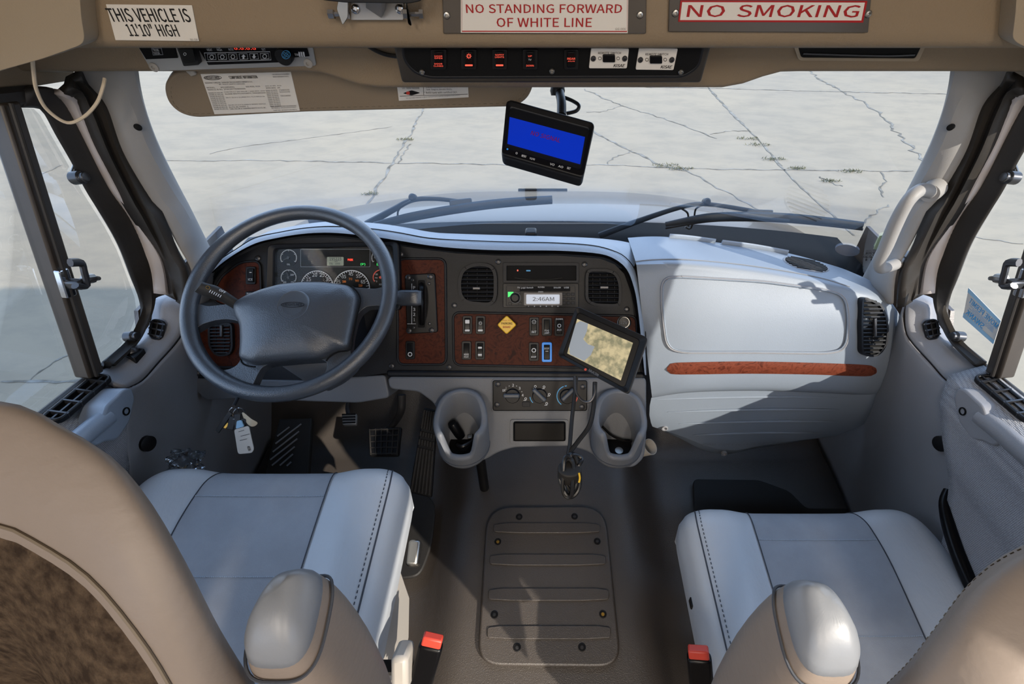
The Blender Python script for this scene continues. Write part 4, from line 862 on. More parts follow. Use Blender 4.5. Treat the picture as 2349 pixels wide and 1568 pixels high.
# ------------------------------------------------------------------ knee panel and steering column
kn = T('knee_panel', 'dark grey knee panel under the steering wheel', 'panel', (-.56, .86, .5))
MB().prism(D.poly(rpoly([(440, 868), (700, 872), (884, 860), (893, 912), (820, 924), (700, 920), (560, 914), (470, 918), (446, 892)], 10, 4), .004), D.n, .09).build('panel_body', 'console_grey', kn, bev=.01, seg=3)
WC = V((-.5417, .8379, .7738)); we = math.radians(60); WN = V((.012 * math.cos(we), -math.cos(we), math.sin(we))).normalized(); WXa = V((1, .012, 0)).normalized(); WYa = WN.cross(WXa)
sc_ = T('steering_column', 'dark steering column cover with stalk between the wheel and the dash', 'steering column', WC - WN * .15)
rg = []
for h, a_, b_ in ((-.035, .05, .045), (-.05, .075, .062), (-.10, .082, .068), (-.18, .088, .074), (-.26, .092, .078), (-.30, .09, .075)):
    cc = WC + WN * h + WYa * (-.01) + V((.03 * (-h - .03) / .25, 0, 0)); rg.append([cc + WXa * a_ * math.copysign(abs(math.cos(t)) ** .55, math.cos(t)) + WYa * b_ * math.copysign(abs(math.sin(t)) ** .55, math.sin(t)) for t in [2 * math.pi * k / 40 for k in range(40)]])
MB().rings(rg).build('column_cover', 'fascia', sc_)
c_ = WC - WN * .16 - WYa * .09; MB().rings([[c_ + WN * h + WXa * a_ * math.copysign(abs(math.cos(t)) ** .6, math.cos(t)) + WYa * b_ * math.copysign(abs(math.sin(t)) ** .6, math.sin(t)) for t in [2 * math.pi * k / 32 for k in range(32)]] for h, a_, b_ in ((.09, .05, .03), (.07, .062, .04), (-.06, .07, .045), (-.1, .06, .04))]).build('lower_cover', 'console_grey', sc_)
for u, v in ((737, 838), (712, 832), (689, 862)):
    p = c_ + WXa * ((u - 705) * .0011) - WYa * .02 + WN * .08; MB().lathe(p, (0, -.8, .6), [(.006, 0), (.006, .004), (.003, .005), (.003, .002), (.0001, .002)], 12).build('cover_screw', 'bolt_dark', sc_)
s0 = aK(545, 700, 1.02); s1 = aK(505, 676, 1.0); s2 = aK(466, 662, .985)
sk_ = MB().tube([s0, s1, s2, aK(455, 657, .98)], [.012, .013, .0165, .014], 16, 24, flat=.75).build('indicator_stalk', 'rubber', sc_)
SK = three(s0, s2, aK(505, 690, 1.0)); mb = MB(); ax = (s0 - s2).normalized()
text(mb, 'OFF', s1 + SK.n * .0165 + ax * -.006, s1 + SK.n * .0165 + ax * .006, SK.n, .005, .02)
for k in range(6): mb.bar(s1 + SK.n * .0163 + ax * (.002 - k * .004) - SK.n.cross(ax) * .006, s1 + SK.n * .0163 + ax * (.002 - k * .004) - SK.n.cross(ax) * .012, SK.n, .0004, .0012)
mb.build('stalk_marks', 'mark', sk_, smooth=False)
mb = MB(); mb.frame([s2 + SK.n * .017 + ax * .006 + (ax * math.cos(t) + SK.n.cross(ax) * math.sin(t)) * .0038 for t in [k * .524 for k in range(12)]], [s2 + SK.n * .017 + ax * .006 + (ax * math.cos(t) + SK.n.cross(ax) * math.sin(t)) * .003 for t in [k * .524 for k in range(12)]], SK.n, .0004); mb.build('stalk_symbol', 'gold', sk_, smooth=False)

# ------------------------------------------------------------------ steering wheel
sw = T('steering_wheel', 'black four-spoke steering wheel with a padded hub', 'steering wheel', WC)
MB().tube([WC + (WXa * math.cos(t) + WYa * math.sin(t)) * .212 for t in [2 * math.pi * k / 96 for k in range(96)]], .0165, 16, closed=True).build('rim', 'wheel', sw)
WP = PL(WC, WN)
spk_ = [(446, 694), (476, 702), (539, 695), (566, 684), (606, 669), (649, 656), (698, 651), (748, 651), (808, 659), (862, 662), (892, 654), (894, 706), (866, 700), (841, 702), (825, 714), (815, 734), (806, 772), (803, 801), (808, 822), (826, 820), (812, 846), (782, 872), (744, 892), (724, 884), (738, 866), (748, 850), (752, 834), (745, 825), (690, 828), (615, 835), (600, 843), (590, 860), (580, 884), (562, 892), (528, 876), (500, 856), (508, 850), (530, 845), (545, 836), (553, 822), (557, 790), (556, 750), (545, 735), (520, 731), (493, 734), (466, 742), (440, 758), (434, 720)]
MB().prism(WP.poly(rpoly(spk_, 7, 3), -.002), WN, .022).build('spoke_frame', 'wheel', sw, bev=.008, seg=4)
pad = [(566, 684), (606, 668), (649, 656), (698, 651), (748, 651), (808, 659), (826, 684), (820, 720), (809, 772), (803, 801), (776, 806), (752, 818), (735, 826), (690, 828), (615, 835), (585, 838), (554, 826), (557, 790), (556, 750), (543, 724), (541, 700)]
pc = V((683, 740)); lay = []
for sc2, h in ((1.0, -.004), (1.0, .006), (.985, .013), (.95, .019), (.85, .026), (.6, .032), (.3, .035)):
    base = WP.poly(rpoly(pad, 10, 3), 0); cen = WP.at(683, 742); lay.append([cen + (p - cen) * sc2 + WN * h for p in base])
MB().rings(lay).build('hub_pad', 'wheel', sw, ang=80)
for (a_, b_) in (((541, 700), (566, 684)), ):
    pass
MB().tube([WP.at(u, v, .0075) for u, v in ((566, 680), (552, 692), (541, 704), (543, 726), (556, 750), (557, 790), (553, 826), (566, 838), (586, 841))], .0018, 6, 30).build('pad_seam', 'deep', sw)
MB().tube([WP.at(u, v, .0075) for u, v in ((808, 657), (822, 672), (827, 690), (820, 722), (810, 772), (804, 801), (776, 807), (756, 818), (748, 828))], .0018, 6, 30).build('pad_seam', 'deep', sw)
ec = WP.at(673, 700, .033); em = MB().lathe(ec - WN * .006, WN, [(.034, 0), (.034, .006), (.032, .0085), (.029, .0075), (.0001, .0095)], 40).build('emblem', 'wheel_smooth', sw)
mb = MB(); text(mb, 'FREIGHTLINER', ec + WXa * -.019 + WN * .004 - WYa * .003, ec + WXa * .019 + WN * .004 - WYa * .003, WN, .006, .02)
ov = [ec + WN * .0038 + WXa * .024 * math.cos(t) + WYa * .0062 * math.sin(t) for t in [2 * math.pi * k / 30 for k in range(30)]]; mb.frame(ov, inset(ov, .001, WN), WN, .0008)
mb.build('emblem_word', 'fascia', em, smooth=False)

# ================================================================== outside the windscreen: hood and wipers
hd = T('truck_hood', 'glossy dark truck hood beyond the windscreen', 'hood', (0, 2.2, .3))
prof = [(1.42, .644), (1.5, .632), (1.6, .614), (1.7, .592), (1.8, .563), (1.9, .528), (2.0, .487), (2.15, .427), (2.3, .367), (2.42, .316), (2.55, .255), (2.7, .172), (2.82, .09), (2.92, .0), (3.0, -.11), (3.05, -.3), (3.06, -.7)]
rows = []
for y, z in prof:
    w = .985 - .06 * max(0, y - 1.4) - .05 * max(0, y - 2.5) ** 2 * 4; r = []
    for k in range(49):
        s = -1 + 2 * k / 48; a_ = abs(s)
        if a_ < .86: t = a_ / .86; r.append(V((s / .86 * w * .985, y, z - .085 * t ** 3.2)))
        else:
            t = (a_ - .86) / .14; r.append(V((math.copysign(w * (.985 + .045 * math.sin(t * 1.57)), s), y, z - .085 - .85 * t ** 1.6 * (.35 + .65 * t))))
    rows.append(r)
MB().grid(rows).build('hood_panel', 'hood_paint', hd, solid=.01, sub=1, ang=80)
c = [aS(u, v, lambda x, z: 2.44 - abs(x) * 0) for u, v in ((1196, 436), (1303, 436))]
MB().bar(V((-.13, 2.44, .312)), V((.13, 2.44, .312)), (0, 0, 1), .012, .02).build('hood_emblem', 'cowl_black', hd, bev=.003)
cow = []
for y, z in ((1.27, .60), (1.31, .628), (1.36, .638), (1.45, .640)):
    cow.append([V((-.95 + 1.9 * k / 40, y - .16 * ((-.95 + 1.9 * k / 40) / .95) ** 2 * (1 if y < 1.4 else .4), z - .03 * abs(-.95 + 1.9 * k / 40) ** 3)) for k in range(41)])
MB().grid(cow).build('cowl', 'cowl_black', hd, solid=.01, ang=80)
def wiper(lab, blade, arm, conn, hose, joint):
    wt = T('wiper', lab, 'wiper', aS(*arm[0], lambda x, z: WS(x, z) + .03), 'windscreen wipers')
    G_ = lambda u, v, h=.028: aS(u, v, lambda x, z: WS(x, z) + h)
    MB().tube([G_(u, v) for u, v in blade], [.007, .012, .013, .013, .012, .010], 10, 40, flat=.8).build('blade', 'wiper', wt)
    MB().tube([G_(u, v + 9, .018) for u, v in blade], .0035, 6, 40).build('rubber_edge', 'black', wt)
    MB().tube([G_(u, v, .05) for u, v in arm], [.011, .009, .007, .006, .006], 10, 30, flat=.6).build('arm', 'wiper', wt)
    MB().bar(G_(*conn[0], .045), G_(*conn[1], .045), (0, -1, .5), .022, .017).build('connector', 'wiper', wt, bev=.003)
    MB().lathe(G_(*joint, .05) + V((0, .012, 0)), (0, -1, .5), [(.010, 0), (.010, .018), (.006, .022)], 14).build('joint_cap', 'black', wt)
    for h in hose: MB().tube([G_(u, v, .045) for u, v in h], .0028, 6, 20).build('washer_hose', 'cable', wt)
wiper('black windscreen wiper in front of the driver, blade rising to the right', [(858, 514), (950, 495), (1050, 478), (1150, 465), (1267, 456)], [(842, 514), (900, 482), (945, 459), (1000, 456), (1062, 463)], [(1032, 466), (1082, 461)], [[(946, 459), (925, 470), (914, 482), (912, 494)]], (947, 457))
wiper('black windscreen wiper in front of the passenger, blade nearly level', [(1527, 514), (1620, 499), (1700, 496), (1800, 499), (1900, 508), (1979, 517)], [(1376, 540), (1450, 512), (1555, 477), (1620, 468), (1735, 485)], [(1714, 487), (1772, 489)], [[(1563, 478), (1577, 488), (1579, 505), (1579, 518)], [(1618, 468), (1597, 478), (1592, 500), (1584, 524), (1572, 520)]], (1620, 467))
# marks on the glass
dc = MB().prism([aS(1944 + 28 * math.cos(t), 574 + 13 * math.sin(t) + 3 * math.cos(t), lambda x, z: WS(x, z) - .004) for t in [2 * math.pi * k / 30 for k in range(30)]], (0, -1, 0), .001).build('windscreen_decal', 'decal_grey', smooth=False); tag(dc, 'oval grey decal on the windscreen beside the grab handle', 'decal')
mb = MB(); SP = three(*[aS(u, v, lambda x, z: WS(x, z) - .004) for u, v in ((1980, 580), (2020, 590), (1990, 605))])
for t_, v, a_, b_ in (('INSPECTED', 583, 1986, 2010), ('VALID 2019', 591, 1980, 2016), ('* * *', 598, 1984, 2013)): ptext(mb, SP, t_, a_, v, b_, hp=5, bold=.01)
tag(mb.build('glass_stamp', 'ink', smooth=False), 'small dark stamp printed on the windscreen corner', 'stamp')
tag(MB().prism([aS(u, v, lambda x, z: WS(x, z) - .006) for u, v in ((2018, 541), (2030, 538), (2017, 573), (2004, 571))], (0, -1, 0), .001).build('permit_card', 'pale_green', smooth=False), 'yellow green card stuck to the windscreen behind the grab handle', 'card')
RD = PL((.937, 0, .65), (-1, 0, -.16))
mp = T('window_permit', 'pale blue permit sticker on the passenger door window', 'sticker', RD.at(2250, 725))
qd = RD.poly([(2222, 660), (2296, 736), (2279, 789), (2209, 727)], -.003); MB().prism(qd, RD.n, .001).build('sheet', 'label_white', mp, smooth=False)
L_ = lambda s, t: qd[0].lerp(qd[1], s).lerp(qd[3].lerp(qd[2], s), t) + RD.n * .0006
mb = MB()
for t0, t1 in ((.0, .14), (.84, 1.0)): mb.add([L_(0, t0), L_(1, t0), L_(1, t1), L_(0, t1)], [(0, 1, 2, 3)])
mb.build('blue_border', 'permit_blue', mp, smooth=False)
mb = MB(); nb = -RD.n
text(mb, 'MOVIE PERMIT', L_(.95, .40), L_(.08, .40), RD.n, .012, .02, back=True); text(mb, 'SWANK', L_(.62, .82), L_(.06, .82), RD.n, .012, .03, back=True)
for k in range(4): text(mb, 'valid for licensed movies shown', L_(.9, .47 + k * .055), L_(.12 + .1 * (k % 2), .47 + k * .055), RD.n, .003, back=True)
mb.build('lettering', 'blue_line', mp, smooth=False)

# ================================================================== overhead
def bin_(px, y, lab, name='overhead_bin'):
    P_ = PL((0, y, 1.3), (0, -1, 0)); o_ = P_.poly(rpoly(px, 16, 5)); back = [V((p.x + (.03 if p.x < 0 else -.03) * 0, .744, p.z + .0)) for p in o_]
    tag(MB().prism(o_, (0, -1, 0), .742 - y).build(name, 'beige_smooth', None, bev=.016, seg=5), lab, 'bin')
bin_([(-330, 262), (0, 162), (100, 134), (187, 103), (194, 88), (186, 40), (160, -330), (-330, -330)], .715, 'rounded beige overhead bin at the driver side end of the header')
bin_([(2820, 262), (2360, 112), (2322, 92), (2330, 30), (2350, -330), (2820, -330)], .715, 'rounded beige overhead bin at the passenger side end of the header')
tag(MB().tube([aY(74, 132, .74), aY(77, 165, .75), aY(84, 207, .76), aY(107, 250, .77), aY(153, 281, .78), aY(192, 268, .79), aY(222, 236, .80), aY(236, 200, .81), aY(240, 180, .82)], .0024, 8, 60).build('loop_cord', 'cord'), 'beige cord hanging in a loop at the driver side of the header', 'cord')
# sign: vehicle height
hs = T('height_sticker', 'white sticker reading THIS VEHICLE IS 11\'10" HIGH', 'sticker', HF.at(350, 50))
MB().prism(HF.poly([(243, 10), (440, 12), (456, 94), (265, 92)], .0012), HF.n, .001).build('sheet', 'label_white', hs, smooth=False)
mb = MB(); ptext(mb, HF, 'THIS VEHICLE IS', 256, 50, 440, 51, 27, .0016, .018); ptext(mb, HF, '11\'10" HIGH', 299, 83, 413, 84, 25, .0016, .018); ptext(mb, HF, 'GG-116', 437, 93, 454, hp=4, h=.0016); mb.build('lettering', 'ink', hs, smooth=False)
# signs on clear plates
s1_ = T('standing_sign', 'white and red sign reading NO STANDING FORWARD OF WHITE LINE', 'sign', HF.at(1250, 40))
MB().prism(HF.poly([(1013, -60), (1484, -60), (1482, 77), (1017, 77)], .0045), HF.n, .003).build('backing_plate', 'acrylic', s1_, bev=.0008, seg=1)
MB().prism(HF.poly([(1057, -40), (1442, -40), (1440, 76), (1057, 75)], .0056), HF.n, .001).build('sign_sheet', 'label_white', s1_, smooth=False)
mb = MB(); q = HF.poly([(1058.5, -38), (1440, -38), (1438.5, 73.5), (1059.5, 73)], .006); mb.frame(q, inset(q, .0012, HF.n), HF.n, .0004)
ptext(mb, HF, 'NO STANDING FORWARD', 1070, 30, 1426, 30, 20, .006, .02); ptext(mb, HF, 'OF WHITE LINE', 1140, 62, 1357, 62, 21, .006, .02); mb.build('lettering', 'ink_red', s1_, smooth=False)
mb = MB(); ptext(mb, HF, 'GG-006', 1411, 69, 1435, hp=5, h=.0061); mb.build('small_print', 'ink_grey', s1_, smooth=False)
for u, v in ((1025, 35), (1468, 34)): screw(u, v, .0035, .0045, s1_, 'steel', HF, 'sign_screw')
s2_ = T('smoking_sign', 'red and white sign reading NO SMOKING', 'sign', HF.at(1770, 30))
MB().prism(HF.poly([(1537, -60), (2004, -60), (1992, 75), (1533, 73)], .0045), HF.n, .003).build('backing_plate', 'acrylic', s2_, bev=.0008, seg=1)
MB().prism(HF.poly([(1561, 1), (1990, 2), (1980, 52), (1556, 50)], .0056), HF.n, .001).build('sign_sheet', 'ink_red', s2_, smooth=False)
MB().prism(HF.poly([(1565, 5), (1984, 6), (1976, 47), (1560, 46)], .0062), HF.n, .001).build('sign_field', 'label_white', s2_, smooth=False)
mb = MB(); ptext(mb, HF, 'NO', 1575, 39, 1660, 39, 27, .0066, .02); ptext(mb, HF, 'SMOKING', 1690, 39, 1966, 40, 27, .0066, .02); mb.build('lettering', 'ink_red', s2_, smooth=False)
for u, v in ((1549, 30), (1991, 32)): screw(u, v, .0035, .0045, s2_, 'steel', HF, 'sign_screw')
# mirror bracket
mk = T('mirror', 'interior mirror on a steel bracket, only its black lower edge showing', 'mirror', HF.at(860, 20))
MB().prism(HF.poly(rrect(805, 6, 925, 46, 3, 3), .010), HF.n, .004).build('bracket_plate', 'brushed', mk, bev=.001)
for a_ in ((772, -20, 786, 52), (932, -20, 946, 54)):
    sg_2 = 1 if a_[0] < 860 else -1
    MB().prism(HF.poly(rpoly([(a_[0] + 10 * sg_2, -30), (a_[0] + 26 * sg_2 if sg_2 > 0 else a_[0], -30), (a_[0] + 26, 40) if sg_2 > 0 else (a_[0] + 4, 54), (a_[0] + 14, 58) if sg_2 > 0 else (a_[0] + 12, 60), (a_[0], 20)], 5, 3), .022), HF.n, .004).build('bracket_ear', 'steel', mk, bev=.001)
for u, v in ((776, 33), (948, 33)):
    mb = MB(); p = HF.at(u, v, .016); mb.lathe(p - V((.012, 0, 0)), (1, 0, 0), [(.0055, 0), (.0055, .007), (.0028, .007), (.0028, .02), (.0055, .02), (.0055, .025)], 6); mb.build('bracket_bolt', 'chrome', mk)
for u, v in ((815, 20), (917, 20)): screw(u, v, .0045, .0145 - .004, mk, 'chrome', HF, 'bracket_bolt')
mo = HF.poly(rpoly([(722, -100), (975, -100), (968, 2), (940, 8), (790, 6), (735, 0)], 8, 3), .055); MB().prism(mo, HF.n, .02).build('mirror_case', 'black', mk, bev=.004)
MB().bar(HF.at(862, 20, .012), HF.at(862, -30, .05), (0, -1, 0), .012, .02).build('mirror_stem', 'brushed', mk)
# rear air conditioning controls on the underside
ac = T('climate_controls', 'grey metal plate of air conditioning controls under the header, driver side', 'controls', U.at(520, 130))
MB().prism(U.poly(rpoly([(316, 106), (717, 107), (725, 148), (722, 151), (350, 163), (346, 160)], 5, 3), .003), U.n, .003).build('plate', 'brushed', ac, bev=.0008, seg=1)
MB().prism(U.poly([(317, 107), (400, 107), (407, 133), (335, 136)], .005), U.n, .002).build('trunk_switch_plate', 'matt_black', ac, smooth=False)
MB().frame(U.poly([(347, 110), (370, 110), (374, 126), (351, 127)], .0056), U.poly([(348, 111), (369, 111), (373, 125), (352, 126)], .0056), U.n, .001).build('trunk_button', 'mark_dim', ac)
mb = MB(); ptext(mb, U, 'TRUNK', 353, 118, 366, hp=5, h=.0058); ptext(mb, U, 'DOOR', 355, 125, 368, hp=5, h=.0058)
for t_, u, v, w_ in (('HEAT', 476, 117, 12), ('HIGH', 499, 117, 11), ('AUTO', 525, 116, 11), ('SET', 601, 116, 9), ('A/C', 474, 111, 8), ('MED', 497, 111, 9)): ptext(mb, U, t_, u, v, u + w_, hp=4.5, h=.0058)
ptext(mb, U, 'FAN', 678, 128, 688, hp=5, h=.0058, bold=.02)
ic_o = U.poly([(468, 121), (619, 118), (622, 138), (473, 142)], .0056); mb.frame(ic_o, inset(ic_o, .0006, U.n), U.n, .0004)
for k in range(6):
    u = 475 + k * 24.3; q = U.poly([(u, 124 - k * .3), (u + 19, 123.6 - k * .3), (u + 21, 137 - k * .4), (u + 2, 138 - k * .4)], .0058); mb.frame(q, inset(q, .0005, U.n), U.n, .0004)
    c_u, c_v = u + 10.5, 131 - k * .35
    if k in (3, 4):
        sgn = 1 if k == 3 else -1; mb.prism(U.poly([(c_u, c_v - 5 * sgn), (c_u + 5, c_v), (c_u + 2, c_v), (c_u + 2, c_v + 5 * sgn), (c_u - 2, c_v + 5 * sgn), (c_u - 2, c_v), (c_u - 5, c_v)], .0058), U.n, .0004)
    else: mb.frame(U.poly(circ(c_u, c_v, 5, 12), .0058), U.poly(circ(c_u, c_v, 3.8, 12), .0058), U.n, .0004)
for k in range(3): mb.bar(U.at(686 + k * 5, 119, .0057), U.at(688 + k * 5, 130, .0057), U.n, .0004, .0022)
MB().prism(U.poly([(452, 107), (638, 106), (642, 143), (478, 149)], .0052), U.n, .002).build('controller_face', 'matt_black', ac, smooth=False)
MB().prism(U.poly([(640, 107), (703, 107), (709, 129), (660, 133)], .0050), U.n, .002).build('fan_plate', 'matt_black', ac, smooth=False)
mb.build('legend', 'mark', ac, smooth=False)
mb = MB(); ptext(mb, U, '8.8.8.8', 538, 114, 588, hp=8, h=.0058); mb.build('display_digits', 'red_lamp', ac, smooth=False)
rk = MB().prism(U.poly(rpoly([(405, 108), (446, 108), (457, 149), (421, 152)], 3, 3), .014), U.n, .012).build('rocker', 'black', ac, bev=.002)
MB().prism(U.poly(rpoly([(409, 112), (442, 112), (450, 143), (422, 146)], 3, 3), .020), U.n, .008).build('rocker_face', 'gloss_black', rk, bev=.002)
mb = MB(); mb.frame(U.poly(circ(424, 124, 3.5, 14), .0205), U.poly(circ(424, 124, 2.5, 14), .0205), U.n, .0003); mb.build('rocker_mark', 'mark', rk, smooth=False)
fk = MB().lathe(U.at(656, 124, .003), U.n, [(.0125, 0), (.0125, .012), (.0115, .014), (.0001, .014)], 26).build('fan_knob', 'black', ac)
mb = MB(); mb.frame(U.poly(circ(656, 125.5, 10, 24), .0176), U.poly(circ(656, 125.5, 9, 24), .0176), U.n, .0004)
for k in range(4):
    a_ = k * math.pi / 2 + .6; mb.frame(U.poly(circ(656 + 4.6 * math.cos(a_), 125.5 + 4.6 * math.sin(a_), 2.9, 10), .0177), U.poly(circ(656 + 4.6 * math.cos(a_), 125.5 + 4.6 * math.sin(a_), 2.1, 10), .0177), U.n, .0003)
mb.build('fan_symbol', 'blue_line', fk, smooth=False)
for u, v in ((353, 154), (707, 145)): screw(u, v, .0055, .003, ac, 'white_plastic', U, 'plate_screw')
# vent slot
vs = T('header_vent', 'long dark slot vent under the header on the passenger side', 'vent', U.at(1965, 125))
vo = U.poly(rpoly([(1820, 104), (2124, 106), (2108, 141), (1832, 139)], 7, 4), .004); vi = U.poly(rpoly([(1830, 104), (2114, 106), (2100, 134), (1838, 132)], 6, 4), .002); MB().frame(vo, vi, U.n, .005).build('vent_frame', 'beige_smooth', vs, bev=.0015)
MB().prism(U.poly(rpoly([(1830, 104), (2114, 106), (2100, 134), (1838, 132)], 6, 4), .0012), U.n, .001).build('vent_back', 'deep', vs, smooth=False)
MB().tube([U.at(1842, 123, .002), U.at(1900, 125, .002), U.at(2030, 128, .002), U.at(2098, 126, .002)], .0018, 6, 24).build('vent_blade', 'bolt_dark', vs)
# overhead switch console
oc = T('switch_console', 'black overhead switch console hanging below the header', 'switch panel', (.015, .86, 1.22))
PC = PL((0, .80, 1.215), (0, -1, -.28))
oo = PC.poly(rpoly([(900, 96), (1634, 98), (1608, 191), (922, 191)], 8, 4), .012); MB().prism(oo, PC.n, .05).build('housing', 'frame_black', oc, bev=.004, seg=3)
ri = PC.poly(rpoly([(926, 98), (1612, 100), (1600, 152), (1568, 173), (985, 175), (952, 164), (930, 138)], 14, 4), .0125)
MB().frame([p for p in inset(ri, -.004, PC.n)], ri, PC.n, .004).build('recess_rim', 'fascia', oc, bev=.001)
MB().prism(ri, PC.n, .0012).build('faceplate', 'deep', oc, smooth=False)
for i, (u0, u1, lab, mk_) in enumerate([(988, 1024, 'switch reading DOOR OPEN, DOOR CLOSED', [('DOOR', .36, .5, .07), ('OPEN', .46, .5, .07), ('DOOR', .74, .5, .07), ('CLOSED', .85, .6, .07)]), (1058, 1093, 'switch with a red lamp symbol', [('*', .32, .34, .1), ('-', .82, .5, .08)]), (1129, 1163, 'switch reading SOFFIT LIGHTS', [('SOFFIT', .3, .6, .08), ('LIGHTS', .41, .6, .08), ('-', .82, .5, .08)]), (1199, 1233, 'switch reading UP, TV, DOWN', [('UP', .36, .25, .08), ('DOWN', .84, .5, .09)]), (1294, 1327, 'switch reading REAR LIGHT', [('REAR', .5, .55, .1), ('AUX', .6, .5, .05)])]):
    s_ = rocker(PC, u0, 114, u1, 160, oc, lab, mk_, lit='red_glow', h0=.0125, face='gloss_black', rim='black')
    if i == 3: mb = MB(); ptext(mb, PC, 'TV', 1212, 139, 1219, hp=4, h=.0238); mb.build('legend', 'mark', s_, smooth=False)
for q_, (bu, bv), lab in (([(1356, 111), (1443, 112), (1438, 157), (1351, 157)], (1396, 134), 'remote switch plate nearer the rocker switches'), ([(1466, 111), (1555, 112), (1545, 161), (1458, 160)], (1504, 137), 'remote switch plate at the passenger end')):
    rp = MB().prism(PC.poly(rpoly(q_, 3, 3), .0155), PC.n, .003).build('remote_switch_plate', 'label_white', oc, bev=.0006, seg=1, label=lab)
    du = bu - 1396; dv = bv - 134; mb = MB()
    ptext(mb, PC, 'REMOTE SWITCH', 1372 + du, 124 + dv, 1424 + du, hp=5, h=.0159, bold=.015); ptext(mb, PC, 'KISAE', 1407 + du, 154 + dv, 1433 + du, hp=7, h=.0159, bold=.03, shear=.2)
    mb.frame(PC.poly(circ(1376 + du, 134 + dv, 4, 12), .0159), PC.poly(circ(1376 + du, 134 + dv, 3, 12), .0159), PC.n, .0003); mb.frame(PC.poly(circ(1418 + du, 134 + dv, 4, 12), .0159), PC.poly(circ(1418 + du, 134 + dv, 3, 12), .0159), PC.n, .0003)
    mb.build('lettering', 'ink', rp, smooth=False)
    MB().prism(PC.poly(rrect(1383 + du, 127 + dv, 1411 + du, 143 + dv, 2, 3), .019), PC.n, .004).build('remote_rocker', 'gloss_black', rp, bev=.001)
    for k in (1361, 1433): screw(k + du, 134 + dv, .003, .0157, rp, 'bolt_dark', PC, 'plate_screw')
for u, v in ((968, 165), (1266, 163), (1562, 165)): screw(u, v, .0032, .0135, oc, 'steel', PC, 'console_screw')
tag(MB().tube([U.at(845, 106, .004), U.at(862, 116, .006), U.at(885, 125, .008), U.at(915, 130, .008)], .0032, 8, 24).build('header_cable', 'cable'), 'short black cable running along the underside into the switch console', 'cable')
# sun visor
vz = T('sun_visor', 'beige sun visor with two printed labels in front of the driver', 'visor', (-.3, .92, 1.15))
VS = PL((0, .955, 1.12), (0, -1, -.42))
vp = [(376, 200), (384, 182), (402, 166), (520, 160), (1226, 160), (1222, 205), (1207, 231), (1180, 246), (700, 258), (450, 271), (420, 264), (398, 250), (382, 230)]
vo = VS.poly(rpoly(vp, 16, 5), .012); MB().prism(vo, VS.n, .02).build('visor_board', 'visor_beige', vz, bev=.008, seg=4)
st_ = [p + VS.n * .0005 for p in inset(vo, .009, VS.n)]; mb = MB()
L = spline(st_[len(st_) // 2 - 6:] + st_[:6], 150)
for k in range(0, 149, 2): mb.bar(L[k], L[k + 1], VS.n, .0005, .0008)
mb.build('stitching', 'stitch_tan', vz, smooth=False)
MB().bar(VS.at(432, 158, .014), VS.at(446, 172, .014), VS.n, .006, .012).build('visor_clip', 'white_plastic', vz, bev=.002)
lb = MB().prism(VS.poly([(460, 170), (667, 165), (688, 254), (492, 262)], .0128), VS.n, .0008).build('information_label', 'label_white', vz, smooth=False)
mb = MB()
def lt(s, t): # label coordinates to pixels
    a = V((460, 170)).lerp(V((667, 165)), s); b = V((492, 262)).lerp(V((688, 254)), s); q = a.lerp(b, t); return q.x, q.y
def lw(s, x0, x1, t, hp, bold=0): (a, b), (c, d) = lt(x0, t), lt(x1, t); ptext(mb, VS, s, a, b, c, d, hp, .0132, bold)
lw('COMPONENT INFORMATION', .31, .62, .14, 6, .02); lw('FREIGHTLINER', .04, .2, .13, 5, .03); lw('USE MODULE ID NUMBER', .79, .98, .07, 2.6); lw('WHEN ORDERING PARTS.', .79, .97, .13, 2.6)
lw('MANUFACTURED BY  DAIMLER TRUCKS NORTH AMERICA LLC', .02, .55, .24, 2.8); lw('MT. HOLLY, NORTH CAROLINA', .17, .46, .29, 2.8)
for i, (s, a, b) in enumerate([('MODEL        M2106S4X2', .02, .33), ('VEHICLE ID NO  1FVACXDT7EHXXXXXX', .02, .45)]): lw(s, a, b, .36 + .05 * i, 2.8)
lw('BASE MODEL  M2106', .46, .62, .36, 2.6); lw('DATE OF MFR   05/14', .68, .86, .36, 2.6); lw('WHEELBASE   246', .68, .84, .41, 2.6)
for i in range(10): lw('ENGINE NO AXLE NO', .02, .18, .49 + .045 * i, 2.5); lw('SERIAL NO RATIO', .67, .80, .47 + .045 * i, 2.5)
for i, (s, b) in enumerate([('CUM ISB 6.7-200 200 HP / 2600 RPM, 2600', .66), ('ALLISON 3000 PTS AUTOMATIC TRANSMISSION', .66), ('', 0), ('DA-F-12.0-3 12,000# FF1 71.5 KPI/3.74', .64), ('', 0), ('', 0), ('', 0), ('DA-RS-21.0-4 21,000# R-SERIES SINGLE', .63), ('ELITE BC PAINT 2', .42), ('CAB COLOR A: L0006EB WHITE ELITE BC', .62)]):
    if s: lw(s, .2, b, .48 + .047 * i, 2.6)
for i, s in enumerate(['71683135', '36322109', '', '73953-840367']):
    if s: lw(s, .82, .94, .47 + .05 * i, 2.6)
lw('FOR COMPLETE PAINT INFORMATION', .68, .97, .88, 2.3); lw('SEE VEHICLE SPECIFICATION SHEET', .68, .97, .92, 2.3); lw('PART NO. 24-01177-030 REV G', .70, .97, .98, 2.2)
ov = VS.poly([(lt(.12 + .10 * math.cos(t), .10 + .055 * math.sin(t))) for t in [2 * math.pi * k / 24 for k in range(24)]], .0132); mb.frame(ov, inset(ov, .0007, VS.n), VS.n, .0003)
mb.build('lettering', 'ink', lb, smooth=False)
l2 = MB().prism(VS.poly([(906, 160), (1072, 160), (1075, 223), (915, 231)], .0128), VS.n, .0008).build('fluid_label', 'label_white', vz, smooth=False)
